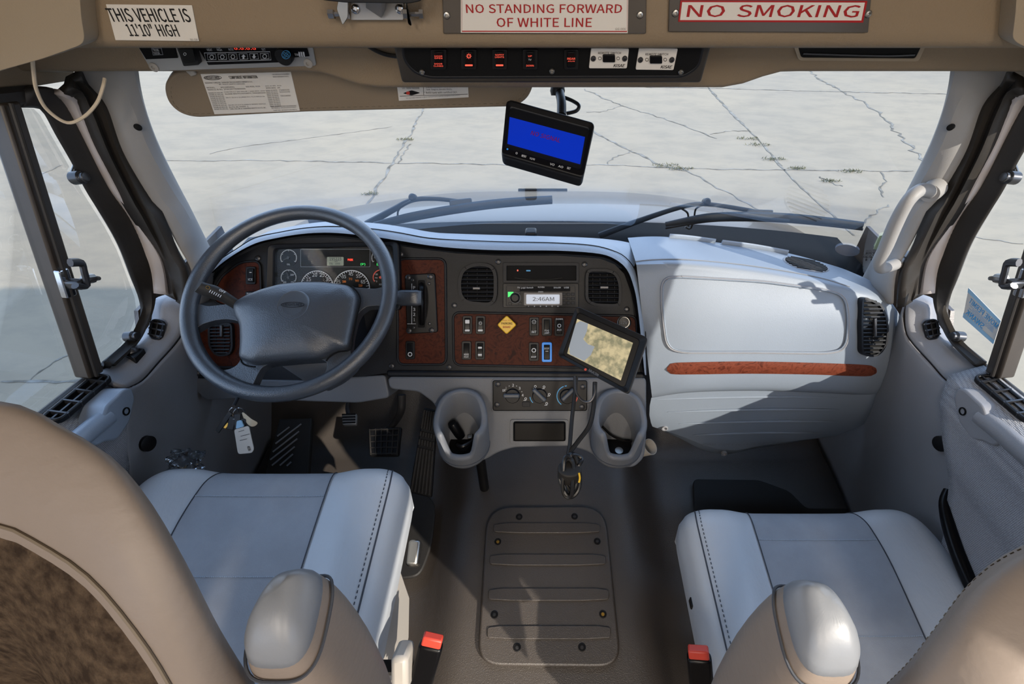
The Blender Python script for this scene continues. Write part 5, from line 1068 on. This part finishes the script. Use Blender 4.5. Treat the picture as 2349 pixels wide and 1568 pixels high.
mb = MB(); ptext(mb, VS, 'DEF Refill Needed', 923, 204, 962, hp=5, h=.0132); ptext(mb, VS, '* Diesel Exhaust Fluid (DEF) level is', 974, 203, 1062, 201, 5, .0132); ptext(mb, VS, 'low. Engine derate likely.', 979, 208, 1038, 207, 4.5, .0132); ptext(mb, VS, '* Refill tank with certified DEF.', 974, 215, 1050, 213.5, 4.5, .0132); ptext(mb, VS, 'See operator manual or glove compartment card for complete instructions.', 932, 227, 1056, 220, 3.4, .0132)
mb.bar(VS.at(917, 220.5, .0132), VS.at(1073, 213.5 + 2.5, .0132), VS.n, .0003, .0006); mb.bar(VS.at(971, 195, .0132), VS.at(972, 218, .0132), VS.n, .0003, .0006); mb.prism(VS.poly(rpoly([(924, 214), (944, 207), (964, 213), (944, 219)], 3, 3), .0131), VS.n, .0003); mb.build('lettering', 'ink', l2, smooth=False)
mb = MB(); mb.prism(VS.poly(rrect(932, 210, 940, 217, 2, 2), .0135), VS.n, .0003); mb.build('red_mark', 'red_button', l2, smooth=False)
# backup camera monitor
mn = T('backup_monitor', 'small black monitor under the header showing NO SIGNAL on blue', 'monitor', aK(1257, 317, .86))
MP = three(aK(1165, 223, .845), aK(1366, 279, .835), aK(1149, 356, .815))
fo = MP.poly(rpoly([(1165, 224), (1366, 279), (1337, 410), (1149, 356)], 12, 5)); MB().prism(fo, MP.n, .028).build('housing', 'fascia', mn, bev=.006, seg=3)
bi = MP.poly(rpoly([(1166, 262), (1347, 312), (1334, 382), (1160, 334)], 4, 3), .001); hi = MP.poly(rpoly([(1166, 236), (1358, 289), (1340, 393), (1153, 342)], 8, 3), .001)
MB().frame(MP.poly(rpoly([(1162, 228), (1364, 282), (1338, 406), (1150, 352)], 10, 5), .006), MP.poly(rpoly([(1170, 246), (1353, 296), (1333, 388), (1157, 338)], 8, 5), .002), MP.n, .007).build('hood_rim', 'black', mn, bev=.002)
scr = MB().prism(MP.poly([(1169, 268), (1342, 314), (1331, 376), (1164, 329)], .0016), MP.n, .001).build('screen', 'blue_screen', mn, smooth=False)
mb = MB(); ptext(mb, MP, 'NO SIGNAL', 1217, 309, 1284, 327, 10, .0024, .0); mb.build('screen_words', 'ink_red', scr, smooth=False)
mb = MB()
for t_, u, v, w_ in (('MENU', 1196, 359, 10), ('V1/V2', 1214, 365, 12), ('VO', 1261, 378, 10), ('AO', 1280, 383, 11), ('SET', 1300, 387, 8)): ptext(mb, MP, t_, u, v, u + w_, v + w_ * .28, 5, .0086, .02)
mb.frame(MP.poly(circ(1185, 351, 2.4, 10), .0086), MP.poly(circ(1185, 351, 1.6, 10), .0086), MP.n, .0003); mb.build('lettering', 'mark', mn, smooth=False)
MB().lathe(MP.at(1164, 342, .0082), MP.n, [(.0016, 0), (.0014, .0008), (.0001, .001)], 10).build('power_lamp', 'blue_rim', mn)
MB().tube([aK(1278, 196, .90), aK(1284, 215, .89), aK(1288, 236, .875), aK(1288, 266, .86)], .0085, 12, 20).build('mount_arm', 'black', mn)
MB().lathe(aK(1279, 208, .897), (0, .25, 1), [(.012, -.008), (.014, 0), (.012, .009)], 16).build('arm_clamp', 'black', mn)
MB().tube([aK(1296, 224, .89), aK(1315, 232, .885), aK(1328, 242, .88), aK(1322, 254, .88), aK(1300, 260, .885)], .0034, 8, 26).build('monitor_cable', 'cable', mn)

# ================================================================== tilted screen on the dash and its cable
tm = T('touch_screen', 'black tilted display showing dry grass, mounted at the corner of the centre stack', 'display', aK(1380, 800, 1.0))
TP = three(aK(1321, 702, 1.02), aK(1486, 774, .975), aK(1279, 815, 1.015))
oq = rpoly([(1322, 701), (1487, 774), (1441, 905), (1278, 815)], 10, 5)
MB().prism(TP.poly(oq, 0), TP.n, .032).build('case', 'black', tm, bev=.006, seg=3)
MB().frame(TP.poly(oq, .010), TP.poly(rpoly([(1326, 716), (1468, 780), (1432, 889), (1291, 813)], 9, 5), .003), TP.n, .012).build('hood_rim', 'black', tm, bev=.002)
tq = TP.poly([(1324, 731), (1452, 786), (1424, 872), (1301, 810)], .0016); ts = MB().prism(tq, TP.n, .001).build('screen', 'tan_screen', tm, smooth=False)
L_ = lambda s, t: tq[0].lerp(tq[1], s).lerp(tq[3].lerp(tq[2], s), t) + TP.n * .0005
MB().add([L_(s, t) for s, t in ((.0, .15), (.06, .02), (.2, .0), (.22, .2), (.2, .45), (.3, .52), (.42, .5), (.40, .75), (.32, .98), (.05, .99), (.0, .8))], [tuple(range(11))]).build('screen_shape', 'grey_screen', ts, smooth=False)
mb = MB(); ptext(mb, TP, 'SAUCON', 1349, 850, 1371, 863, 6, .0105, .0); mb.build('maker_word', 'mark_dim', tm, smooth=False)
MB().prism(TP.poly(circ(1343, 847, 3, 10), .0105), TP.n, .0004).build('maker_mark', 'red_button', tm, smooth=False)
MB().tube([aK(1400, 800, 1.03), aK(1405, 790, 1.06), D.at(1410, 780, .0)], .012, 12, 12).build('mount', 'black', tm)
cb = T('cable_bundle', 'coiled black cable with velcro strap hanging below the tilted display', 'cable', aK(1307, 1085, .98))
MB().tube([aK(1322, 862, 1.0), aK(1319, 900, 1.0), aK(1312, 960, 1.0), aK(1307, 1020, .985), aK(1302, 1050, .98)], .0042, 8, 60).build('cable', 'cable', cb)
MB().tube([aK(1365, 876, .985), aK(1362, 930, .99), aK(1352, 975, .99), aK(1326, 1012, .985), aK(1308, 1035, .98)], .0048, 8, 60).build('cable', 'cable', cb)
MB().tube([aK(1318, 862, .995), aK(1320, 895, .99), aK(1335, 918, .985), aK(1354, 920, .98), aK(1365, 900, .98), aK(1364, 876, .985)], .0028, 8, 40).build('loose_loop', 'bolt_dark', cb)
for i, (u0, u1, v0, v1, kk) in enumerate([(1290, 1330, 1040, 1140, .978), (1286, 1322, 1052, 1136, .972), (1296, 1326, 1044, 1128, .984), (1303, 1333, 1042, 1072, .975), (1290, 1316, 1046, 1140, .966)]):
    cu, cv = (u0 + u1) / 2, (v0 + v1) / 2
    MB().tube([aK(cu + (u1 - u0) / 2 * math.cos(t) + 2 * math.sin(3 * t + i), cv + (v1 - v0) / 2 * math.sin(t), kk + .004 * math.sin(2 * t + i)) for t in [2 * math.pi * k / 36 for k in range(36)]], .0044, 8, closed=True).build('cable_loop', 'cable', cb)
c_ = aK(1306, 1084, .975); rg = [[c_ + V((.024 * math.cos(t), .020 * math.sin(t), z)) for t in [2 * math.pi * k / 24 for k in range(24)]] for z in (-.017, .017)]
MB().rings(rg).build('velcro_strap', 'rubber', cb, bev=.003)
MB().tube([aK(1328, 1084, .955), aK(1330, 1096, .955), aK(1328, 1106, .955)], .002, 6, 8).build('yellow_tag', 'yellow', cb)

# ================================================================== seats
def seat(lab, cx, zt, inb, y1, kind):
    """inb: +1 when the inboard side is at +x (driver), -1 for the passenger"""
    st = T('driver_seat' if kind == 'd' else 'passenger_seat', lab, 'seat', (cx, .3, 0))
    Wd, y0 = .275, .06; NS, NT = 64, 60
    def surf(s, t):
        y = y0 + (y1 - y0) * t; r = .055; d_ = (y1 - y)
        cut = 0 if s * inb > 0 else 1
        rc = .06 if s * inb > 0 else .15                # outboard front corner is rounder
        q = max(0, 1 - d_ / rc); wf = 1 - (.05 if s * inb > 0 else .16) * q ** 2.2
        x = cx + s * Wd * wf; z = zt + .03 * (t - .8)
        a_ = abs(s); z += .016 * sm(.42, .72, a_) - .006 * (1 - a_ ** 2) - .020 * math.exp(-((t - .35) / .3) ** 2) * (1 - sm(.3, .8, a_))
        e = max(0, (a_ - .80) / .20); z -= .045 * (1 - math.sqrt(max(0, 1 - e * e)))
        f = max(0, 1 - d_ / r); z -= .05 * (1 - math.sqrt(max(0, 1 - f * f)))
        return V((x, y, z))
    tt = [1 - (1 - k / NT) ** 1.6 for k in range(NT + 1)]; ss = [math.sin((k / NS - .5) * math.pi) ** 1 if False else -1 + 2 * k / NS for k in range(NS + 1)]
    ss = [math.copysign(1 - (1 - abs(s)) ** 1.5, s) for s in ss]
    rows = [[surf(s, t) for s in ss] for t in tt]
    mb = MB().grid(rows)
    bound = [r[0] for r in rows] + rows[-1][1:] + [r[-1] for r in reversed(rows[:-1])]
    dn = [[p + V(((cx - p.x) * a_, (.3 - p.y) * a_, b_)) for p in bound] for a_, b_ in ((0, 0), (-.012, -.03), (.0, -.10), (.05, -.13))]
    mb.grid(dn); mb.build('cushion', 'vinyl', st, ang=80)
    # cloth centre and seams
    MB().grid([[surf(s, t) + V((0, -.0005, .0018)) for s in [-.47 + .94 * k / 30 for k in range(31)]] for t in tt[:-1]]).build('centre_panel', 'seat_cloth', st, ang=80)
    for s in (-.475, .475): MB().tube([surf(s, t) + V((0, 0, .0022)) for t in tt[:-1]], .0011, 6).build('seam', 'seam', st)
    for tv in ((.86, .58, .22) if kind == 'd' else (.845, .50)):
        mb = MB(); P_ = [surf(-.47 + .94 * k / 160, tv) + V((0, 0, .0028)) for k in range(161)]
        for k in range(0, 159, 2): mb.bar(P_[k], P_[k + 1], (0, 0, 1), .0012, .0016)
        mb.build('stitching', 'thread', st, smooth=False)
    pp = [surf(inb * .93, t) + V((0, 0, .001)) for t in tt[:-2]]; MB().tube(pp, .0015, 6).build('piping', 'seam', st)
    mb = MB(); P_ = spline([surf(inb * .90, t) + V((0, 0, .001)) for t in tt[:-2]], 121)
    for k in range(0, 119, 2): mb.bar(P_[k], P_[k + 1], (0, 0, 1), .0012, .0016)
    mb.build('stitching', 'seam', st, smooth=False)
    # back: outline of the front edge and rear edge, half from the photo, mirrored about the seat
    if kind == 'd':
        fr = [(.0, .274, 1.081), (.11, .268, 1.078), (.16, .252, 1.066), (.20, .235, 1.05), (.235, .208, 1.022), (.262, .176, .975), (.278, .142, .89), (.28, .12, .75), (.28, .105, .50)]
        re = [(.0, .203, 1.0145), (.11, .197, 1.012), (.16, .182, 1.003), (.20, .164, .99), (.23, .142, .965), (.25, .118, .92), (.262, .085, .84), (.265, .06, .72), (.265, .04, .48)]
    else:
        fr = [(.0, .215, .985), (.11, .205, .978), (.17, .192, .962), (.215, .170, .942), (.248, .142, .905), (.266, .122, .85), (.272, .108, .70), (.272, .09, .40)]
        re = [(.0, .11, .94), (.11, .10, .935), (.17, .09, .92), (.215, .075, .90), (.238, .06, .86), (.250, .045, .80), (.255, .03, .68), (.255, .015, .38)]
    def full(h, n=41):
        R = spline([V(p) for p in h], n); a = [V((cx + p.x, p.y, p.z)) for p in R]; b = [V((cx - p.x, p.y, p.z)) for p in R]
        return list(reversed(b)) + a[1:]
    Fo, Ro = full(fr), full(re); ctr = V((cx, .12, .62))
    def ins(P, a_, dv): return [p.lerp(V((cx, p.y * .5 + .07, .68)), a_) + V(dv) for p in P]
    mid1 = [a.lerp(b, .25) + (a - V((cx, a.y, .7))).normalized() * .012 for a, b in zip(Fo, Ro)]; mid2 = [a.lerp(b, .7) + (a - V((cx, a.y, .7))).normalized() * .014 for a, b in zip(Fo, Ro)]
    rg = [ins(Fo, .35, (0, .03, 0)), ins(Fo, .12, (0, .022, 0)), [p + V((0, .006, -.004)) for p in ins(Fo, .02, (0, 0, 0))], Fo, mid1, mid2, Ro, ins(Ro, .06, (0, -.004, 0))]
    cl_ = [spline([r[k] for r in rg], 40) for k in range(len(Fo))]; MB().grid(cl_).build('backrest', 'vinyl_taupe', st, ang=80)
    MB().grid([ins(Ro, .04, (0, -.003, 0)), ins(Ro, .09, (0, -.012, 0)), ins(Ro, .3, (0, -.03, 0)), ins(Ro, .6, (0, -.035, 0)), ins(Ro, .92, (0, -.03, 0))]).build('back_carpet', 'carpet', st, sub=1, ang=80)
    MB().grid([ins(Fo, .33, (0, .03, 0)), ins(Fo, .6, (0, .03, 0)), ins(Fo, .95, (0, .03, 0))]).build('back_facing', 'vinyl', st, ang=80)
    MB().tube([p + V((0, -.001, .001)) for p in Ro], .0016, 6).build('piping', 'stitch_tan', st)
    mb = MB(); P_ = spline([spline([r[k] for r in rg], 40)[15] + V((0, 0, .0006)) for k in range(len(Fo))], 421)
    for k in range(0, 419, 2): mb.bar(P_[k], P_[k + 1], (0, -.5, 1), .0010, .0011)
    mb.build('stitching', 'stitch_tan', st, smooth=False)
    # folded-up armrest on the inboard side
    ax = cx + inb * (.318 if kind == 'd' else .322); ay = .168; tz = .925 if kind == 'd' else .900
    rg = []; tops = []
    for z, a_, b_, oy in ((tz - .42, .036, .040, -.01), (tz - .30, .040, .046, -.004), (tz - .18, .042, .05, 0), (tz - .10, .040, .048, 0), (tz - .05, .035, .044, .001), (tz - .022, .028, .037, .003), (tz - .006, .018, .026, .006), (tz, .007, .012, .010)):
        r_ = []
        for k in range(40):
            t = 2 * math.pi * k / 40; ex = .62
            px_ = a_ * math.copysign(abs(math.cos(t)) ** ex, math.cos(t)); py_ = b_ * math.copysign(abs(math.sin(t)) ** ex, math.sin(t))
            r_.append(V((ax + px_ + inb * -.01 * max(0, (tz - .06) - z) , ay + py_ + oy, z + .30 * (py_) * (1 if z > tz - .12 else .3) - (.75 * max(0, -px_ * inb * .6 + py_ * .8 - .006) if z > tz - .08 else 0))))
        rg.append(r_)
    ar = MB().rings(rg).build('armrest', 'vinyl_taupe', st, sub=1, ang=80)
    MB().rings([[p + (p - V((ax, ay, p.z))).normalized() * .0012 + V((0, 0, .0006)) for p in r_] for r_ in rg[4:]]).build('armrest_cap', 'vinyl_cap', ar, sub=1, ang=80)
    MB().tube([p * 1.0 + (p - V((ax, ay, p.z))) * .03 for p in rg[4]], .0016, 6, closed=True).build('armrest_seam', 'seam', ar)
    # pedestal
    bz = zt - .15; MB().rings([[V((cx + a_ * sx, .27 + b_ * sy, z)) for sx, sy in ((-1, -1), (1, -1), (1, 1), (-1, 1))] for z, a_, b_ in ((.0, .2, .2), (bz - .06, .19, .2), (bz, .22, .22))]).build('pedestal', 'black', st, bev=.01)
    if kind == 'd':
        q = [V((cx + .272, y, z)) for y, z in ((.43, .40), (.40, .43), (.30, .425), (.16, .41), (.10, .36), (.10, .24), (.16, .20), (.36, .22), (.42, .28))]
        MB().prism(q, (1, 0, 0), .02).build('side_shield', 'white_plastic', st, bev=.006)
        lv_ = MB().bar(V((cx + .285, .50, .37)), V((cx + .285, .45, .355)), (1, 0, 0), .026, .03).build('height_lever', 'steel', st, bev=.006)
        p = aK(926, 1530, .80); kn_ = MB().bar(p + V((0, .02, .03)), p + V((0, -.02, -.02)), (1, 0, 0), .028, .05).build('recline_knob', 'white_plastic', st, bev=.008)
        MB().bar(p + V((-.05, 0, 0)), p + V((0, 0, 0)), (0, 0, 1), .018, .018).build('knob_shaft', 'black', st)
    else:
        MB().bar(V((cx - .28, .40, zt - .09)), V((cx - .262, .40, zt - .09)), (0, 0, 1), .02, .02).build('side_bolt', 'black', st, bev=.003)
    return st
seat('driver seat in blue grey vinyl with cloth centre and brown carpeted back', -.56, .53, 1, .585, 'd')
seat('passenger seat in blue grey vinyl, lower, with its armrest sunlit', .592, .385, -1, .575, 'p')
def buckle(lab, tip, base, r):
    b_ = T('seat_belt_buckle', lab, 'buckle', base, 'seat belt buckles'); a = V(base); t = V(tip); ax = (t - a).normalized(); n = (EYE - t); n = (n - ax * n.dot(ax)).normalized()
    MB().bar(a, a.lerp(t, .45), n, .012, .026).build('stalk', 'black', b_, bev=.003)
    MB().bar(a.lerp(t, .4), t, n, .022, .040).build('body', 'gloss_black', b_, bev=.006, seg=3)
    MB().bar(t - ax * .004, t + ax * .014, n, .017, .033).build('release_button', 'red_button', b_, bev=.003)
    return b_
buckle('black seat belt buckle with red button beside the driver seat', aK(990, 1474, .80), aK(945, 1640, .82), 1)
buckle('black seat belt buckle with red button beside the passenger seat', aK(1603, 1502, .80), aK(1618, 1660, .82), 1)

# ================================================================== floor things
HP = PL((0, .35, .043), (0, -.12, 1))
hc = T('floor_hatch', 'black ribbed hatch cover bolted to the engine tunnel between the seats', 'hatch', HP.at(1258, 1340))
ho = HP.poly(rpoly([(1117, 1161), (1388, 1159), (1427, 1530), (1094, 1526)], 58, 8), .014); MB().prism(ho, HP.n, .012).build('cover', 'floor_rubber', hc, bev=.007, seg=3)
for a_, b_, v0, v1 in ((1132, 1377, 1198, 1222), (1123, 1390, 1270, 1296), (1120, 1397, 1348, 1377), (1118, 1401, 1434, 1465)):
    MB().prism(HP.poly(rpoly([(a_, v0 + 4), (a_ + 30, v0), (b_ - 30, v0), (b_, v0 + 4), (b_, v1 - 3), (b_ - 60, v1), (a_ + 60, v1), (a_, v1 - 3)], 6, 3), .019), HP.n, .006).build('rib', 'floor_rubber', hc, bev=.0025, seg=3)
for i, (u, v) in enumerate(((1191, 1185), (1318, 1184), (1142, 1242), (1370, 1241), (1134, 1409), (1383, 1408), (1186, 1484), (1335, 1484))):
    w_ = MB().lathe(HP.at(u, v, .0138), HP.n, [(.0095, 0), (.0095, .0012), (.0075, .0016), (.0065, .0004), (.0001, .0004)], 18).build('bolt_well', 'black', hc)
    MB().lathe(HP.at(u, v, .0142), HP.n, [(.0045, 0), (.004, .0012), (.0001, .0014)], 10).build('bolt_head', 'gold' if i in (2, 5) else 'bolt_dark', w_)
mt_ = MB().prism([aZ(u, v, .05) for u, v in rpoly([(700, 1080), (985, 1135), (1000, 1160), (990, 1250), (965, 1318), (930, 1326), (760, 1326), (600, 1200)], 26, 5)], (0, 0, 1), .012).build('floor_mat', 'rubber', None, bev=.004); tag(mt_, 'black rubber mat under the pedals on the driver side', 'mat')
mt2 = MB().prism([aZ(u, v, .02) for u, v in rpoly([(1590, 1098), (1740, 1100), (1810, 1125), (1850, 1165), (1960, 1165), (1960, 1320), (1600, 1320)], 12, 4)], (0, 0, 1), .012).build('floor_mat', 'rubber', None, bev=.004); tag(mt2, 'black rubber mat in front of the passenger seat', 'mat')
# pedals
ap = T('accelerator_pedal', 'long black ribbed accelerator pedal, rightmost of the pedals', 'pedal', aZ(965, 1135, .03))
aq = [aK(972, 935, 1.37), aK(1004, 942, 1.37), aK(990, 1142, 1.36), aK(938, 1130, 1.36)]; AP = three(aq[0], aq[1], aq[3]); MB().prism(aq, AP.n, .014).build('pad', 'black', ap, bev=.004)
mb = MB(); L_ = lambda s, t: aq[0].lerp(aq[1], s).lerp(aq[3].lerp(aq[2], s), t) + AP.n * .001
for k in range(6):
    s = .1 + .8 * k / 5
    for t0, t1 in ((.02, .24), (.27, .33), (.36, .43), (.46, .97)): mb.bar(L_(s, t0), L_(s, t1), AP.n, .005, .006)
mb.build('tread', 'rubber', ap, bev=.0008, seg=1)
bp_ = T('brake_pedal', 'square black brake pedal with a grid tread', 'pedal', aK(882, 1010, 1.4))
bq = [aK(843, 981, 1.41), aK(921, 978, 1.41), aK(914, 1045, 1.37), aK(847, 1046, 1.37)]; BP = three(bq[0], bq[1], bq[3]); MB().prism(bq, BP.n, .016).build('pad', 'black', bp_, bev=.005)
mb = MB(); L_ = lambda s, t: bq[0].lerp(bq[1], s).lerp(bq[3].lerp(bq[2], s), t) + BP.n * .001
for k in range(6): mb.bar(L_(.06 + .88 * k / 5, .04), L_(.06 + .88 * k / 5, .96), BP.n, .004, .004)
for k in range(5): mb.bar(L_(.04, .08 + .84 * k / 4), L_(.96, .08 + .84 * k / 4), BP.n, .004, .004)
mb.build('tread', 'rubber', bp_, bev=.0008, seg=1)
MB().tube([aK(884, 990, 1.44), aK(908, 965, 1.43), aK(920, 940, 1.40), aK(921, 905, 1.38)], .012, 10, 20, flat=.5).build('arm', 'bolt_dark', bp_)
tp = T('release_pedal', 'small silver column release pedal under the dash', 'pedal', aK(800, 962, 1.3))
tq_ = [aK(783, 948, 1.3), aK(818, 947, 1.3), aK(817, 972, 1.28), aK(785, 973, 1.28)]; TP2 = three(tq_[0], tq_[1], tq_[3]); MB().prism(tq_, TP2.n, .014).build('pad', 'brushed', tp, bev=.004)
mb = MB(); L_ = lambda s, t: tq_[0].lerp(tq_[1], s).lerp(tq_[3].lerp(tq_[2], s), t) + TP2.n * .001
for k in range(4): mb.bar(L_(.06, .12 + .76 * k / 3), L_(.94, .12 + .76 * k / 3), TP2.n, .004, .003)
mb.build('tread', 'black', tp, smooth=False)
MB().tube([aK(800, 950, 1.32), aK(797, 935, 1.33), aK(801, 915, 1.34)], .006, 8, 12).build('arm', 'bolt_dark', tp)
# footrest
ft = T('foot_rest', 'dark foot rest plate with slanted ridges at the left of the pedals', 'foot rest', aK(660, 1030, 1.3))
fq = [aK(640, 960, 1.40), aK(715, 958, 1.40), aK(705, 1110, 1.30), aK(600, 1110, 1.30)]; FP = three(fq[0], fq[1], fq[3]); MB().prism(fq, FP.n, .02).build('plate', 'rubber', ft, bev=.004)
for (a_, b_) in (((636, 1000), (664, 979)), ((632, 1017), (691, 972)), ((626, 1036), (686, 989)), ((620, 1054), (682, 1006)), ((624, 1067), (676, 1024)), ((642, 1067), (672, 1041)), ((658, 1068), (668, 1059))):
    MB().tube([FP.at(*a_, .002), FP.at(*b_, .002)], .0024, 6, 6).build('ridge', 'mark_dim', ft)
# keys
ky = T('key_ring', 'bunch of keys with a white tag hanging below the steering wheel', 'keys', aK(545, 925, 1.03))
KK = 1.02; KP = three(aK(540, 940, KK), aK(590, 945, KK), aK(560, 1040, KK))
MB().tube([aK(548, 906, 1.06), aK(542, 920, 1.04), aK(536, 932, KK)], .004, 8, 8).build('ignition_key', 'bolt_dark', ky)
for u, v, r in ((536, 948, 12), (549, 952, 15), (555, 962, 11)):
    MB().tube([KP.at(u + r * math.cos(t), v + r * math.sin(t) * 1.1, .003 * math.sin(t)) for t in [2 * math.pi * k / 28 for k in range(28)]], .0012, 6, closed=True).build('ring', 'chrome', ky)
for a_, b_, w_, m_ in (((530, 945), (498, 990), .010, 'black'), ((535, 955), (528, 985), .014, 'black'), ((545, 950), (546, 985), .014, 'black'), ((525, 970), (515, 982), .006, 'gold'), ((560, 960), (556, 980), .012, 'black')):
    MB().bar(KP.at(*a_, .002), KP.at(*b_, .004), KP.n, .003, w_).build('key', m_, ky, bev=.001)
wt_ = MB().prism(KP.poly(rpoly([(537, 985), (570, 976), (582, 1030), (578, 1038), (548, 1041), (545, 1036)], 5, 4), .008), KP.n, .002).build('white_tag', 'tag_white', ky)
MB().prism(KP.poly(rpoly([(543, 965), (553, 963), (559, 978), (541, 983)], 3, 3), .008), KP.n, .003).build('tag_clip', 'permit_blue', wt_)
mb = MB()
for k, (a_, b_) in enumerate((((547, 990), (560, 986)), ((552, 1000), (572, 995)), ((550, 1010), (566, 1006)))): mb.bar(KP.at(*a_, .0084), KP.at(*b_, .0084), KP.n, .0003, .0008)
text(mb, '4038', KP.at(566, 1024, .0084), KP.at(570, 1034, .0084), KP.n, .006, .02); mb.build('tag_writing', 'ink', wt_, smooth=False)
MB().grid([[KP.at(u, v, h) for u, v, h in r] for r in (((552, 940, .0), (566, 950, .004), (578, 962, .01), (596, 968, .006)), ((557, 958, .0), (566, 972, .004), (575, 980, .008), (586, 978, .004)))]).build('paper_tag', 'paper', ky, solid=.0006, sub=2)
# crumpled clear bag
bm = bmesh.new(); bmesh.ops.create_icosphere(bm, subdivisions=4, radius=1); cen = aK(425, 1064, 1.02); mb = MB()
def crump(p): return 1 + .28 * math.sin(p.x * 5 + 2 * p.y) * math.sin(p.y * 6 + p.z * 3) + .12 * math.sin(p.x * 13) * math.sin(p.z * 11 + p.y * 9)
mb.add([cen + V((p.co.x * .033, p.co.y * .03, p.co.z * .030)) * crump(p.co) for p in bm.verts], [tuple(v.index for v in f.verts) for f in bm.faces]); bm.free()
tag(mb.build('plastic_bag', 'clear_wrap', None), 'crumpled clear plastic bag behind the driver seat cushion by the door', 'bag')
tag(MB().lathe(aZ(1478, 1030, .11), (.5, -.25, .8), [(.018, -.03), (.026, .03), (.024, .03), (.016, -.026), (.0001, -.026)], 24).build('paper_cup', 'tag_white'), 'white paper cup lying on the floor behind the passenger side cup holder', 'cup')
# grab handle on the passenger side pillar
gh = T('grab_handle', 'grey grab handle on the passenger side windscreen pillar', 'handle', aY(2040, 520, .93))
gp = [aY(2136, 440, .925), aY(2112, 436, .90), aY(2085, 458, .885), aY(2058, 505, .885), aY(2030, 570, .89), aY(2018, 597, .895), aY(2020, 614, .90), aY(2036, 612, .915), aY(2068, 600, .96)]
MB().tube(gp, [.013, .013, .0125, .0135, .0135, .0125, .012, .013, .014], 16, 70).build('bar', 'pillar_grey', gh)
for p, d_ in ((gp[0], V((.6, .5, .1))), (gp[-1], V((.6, .6, 0)))): MB().lathe(p - d_.normalized() * .008, d_, [(.018, 0), (.02, .01), (.02, .03)], 20).build('mount_boss', 'pillar_grey', gh)
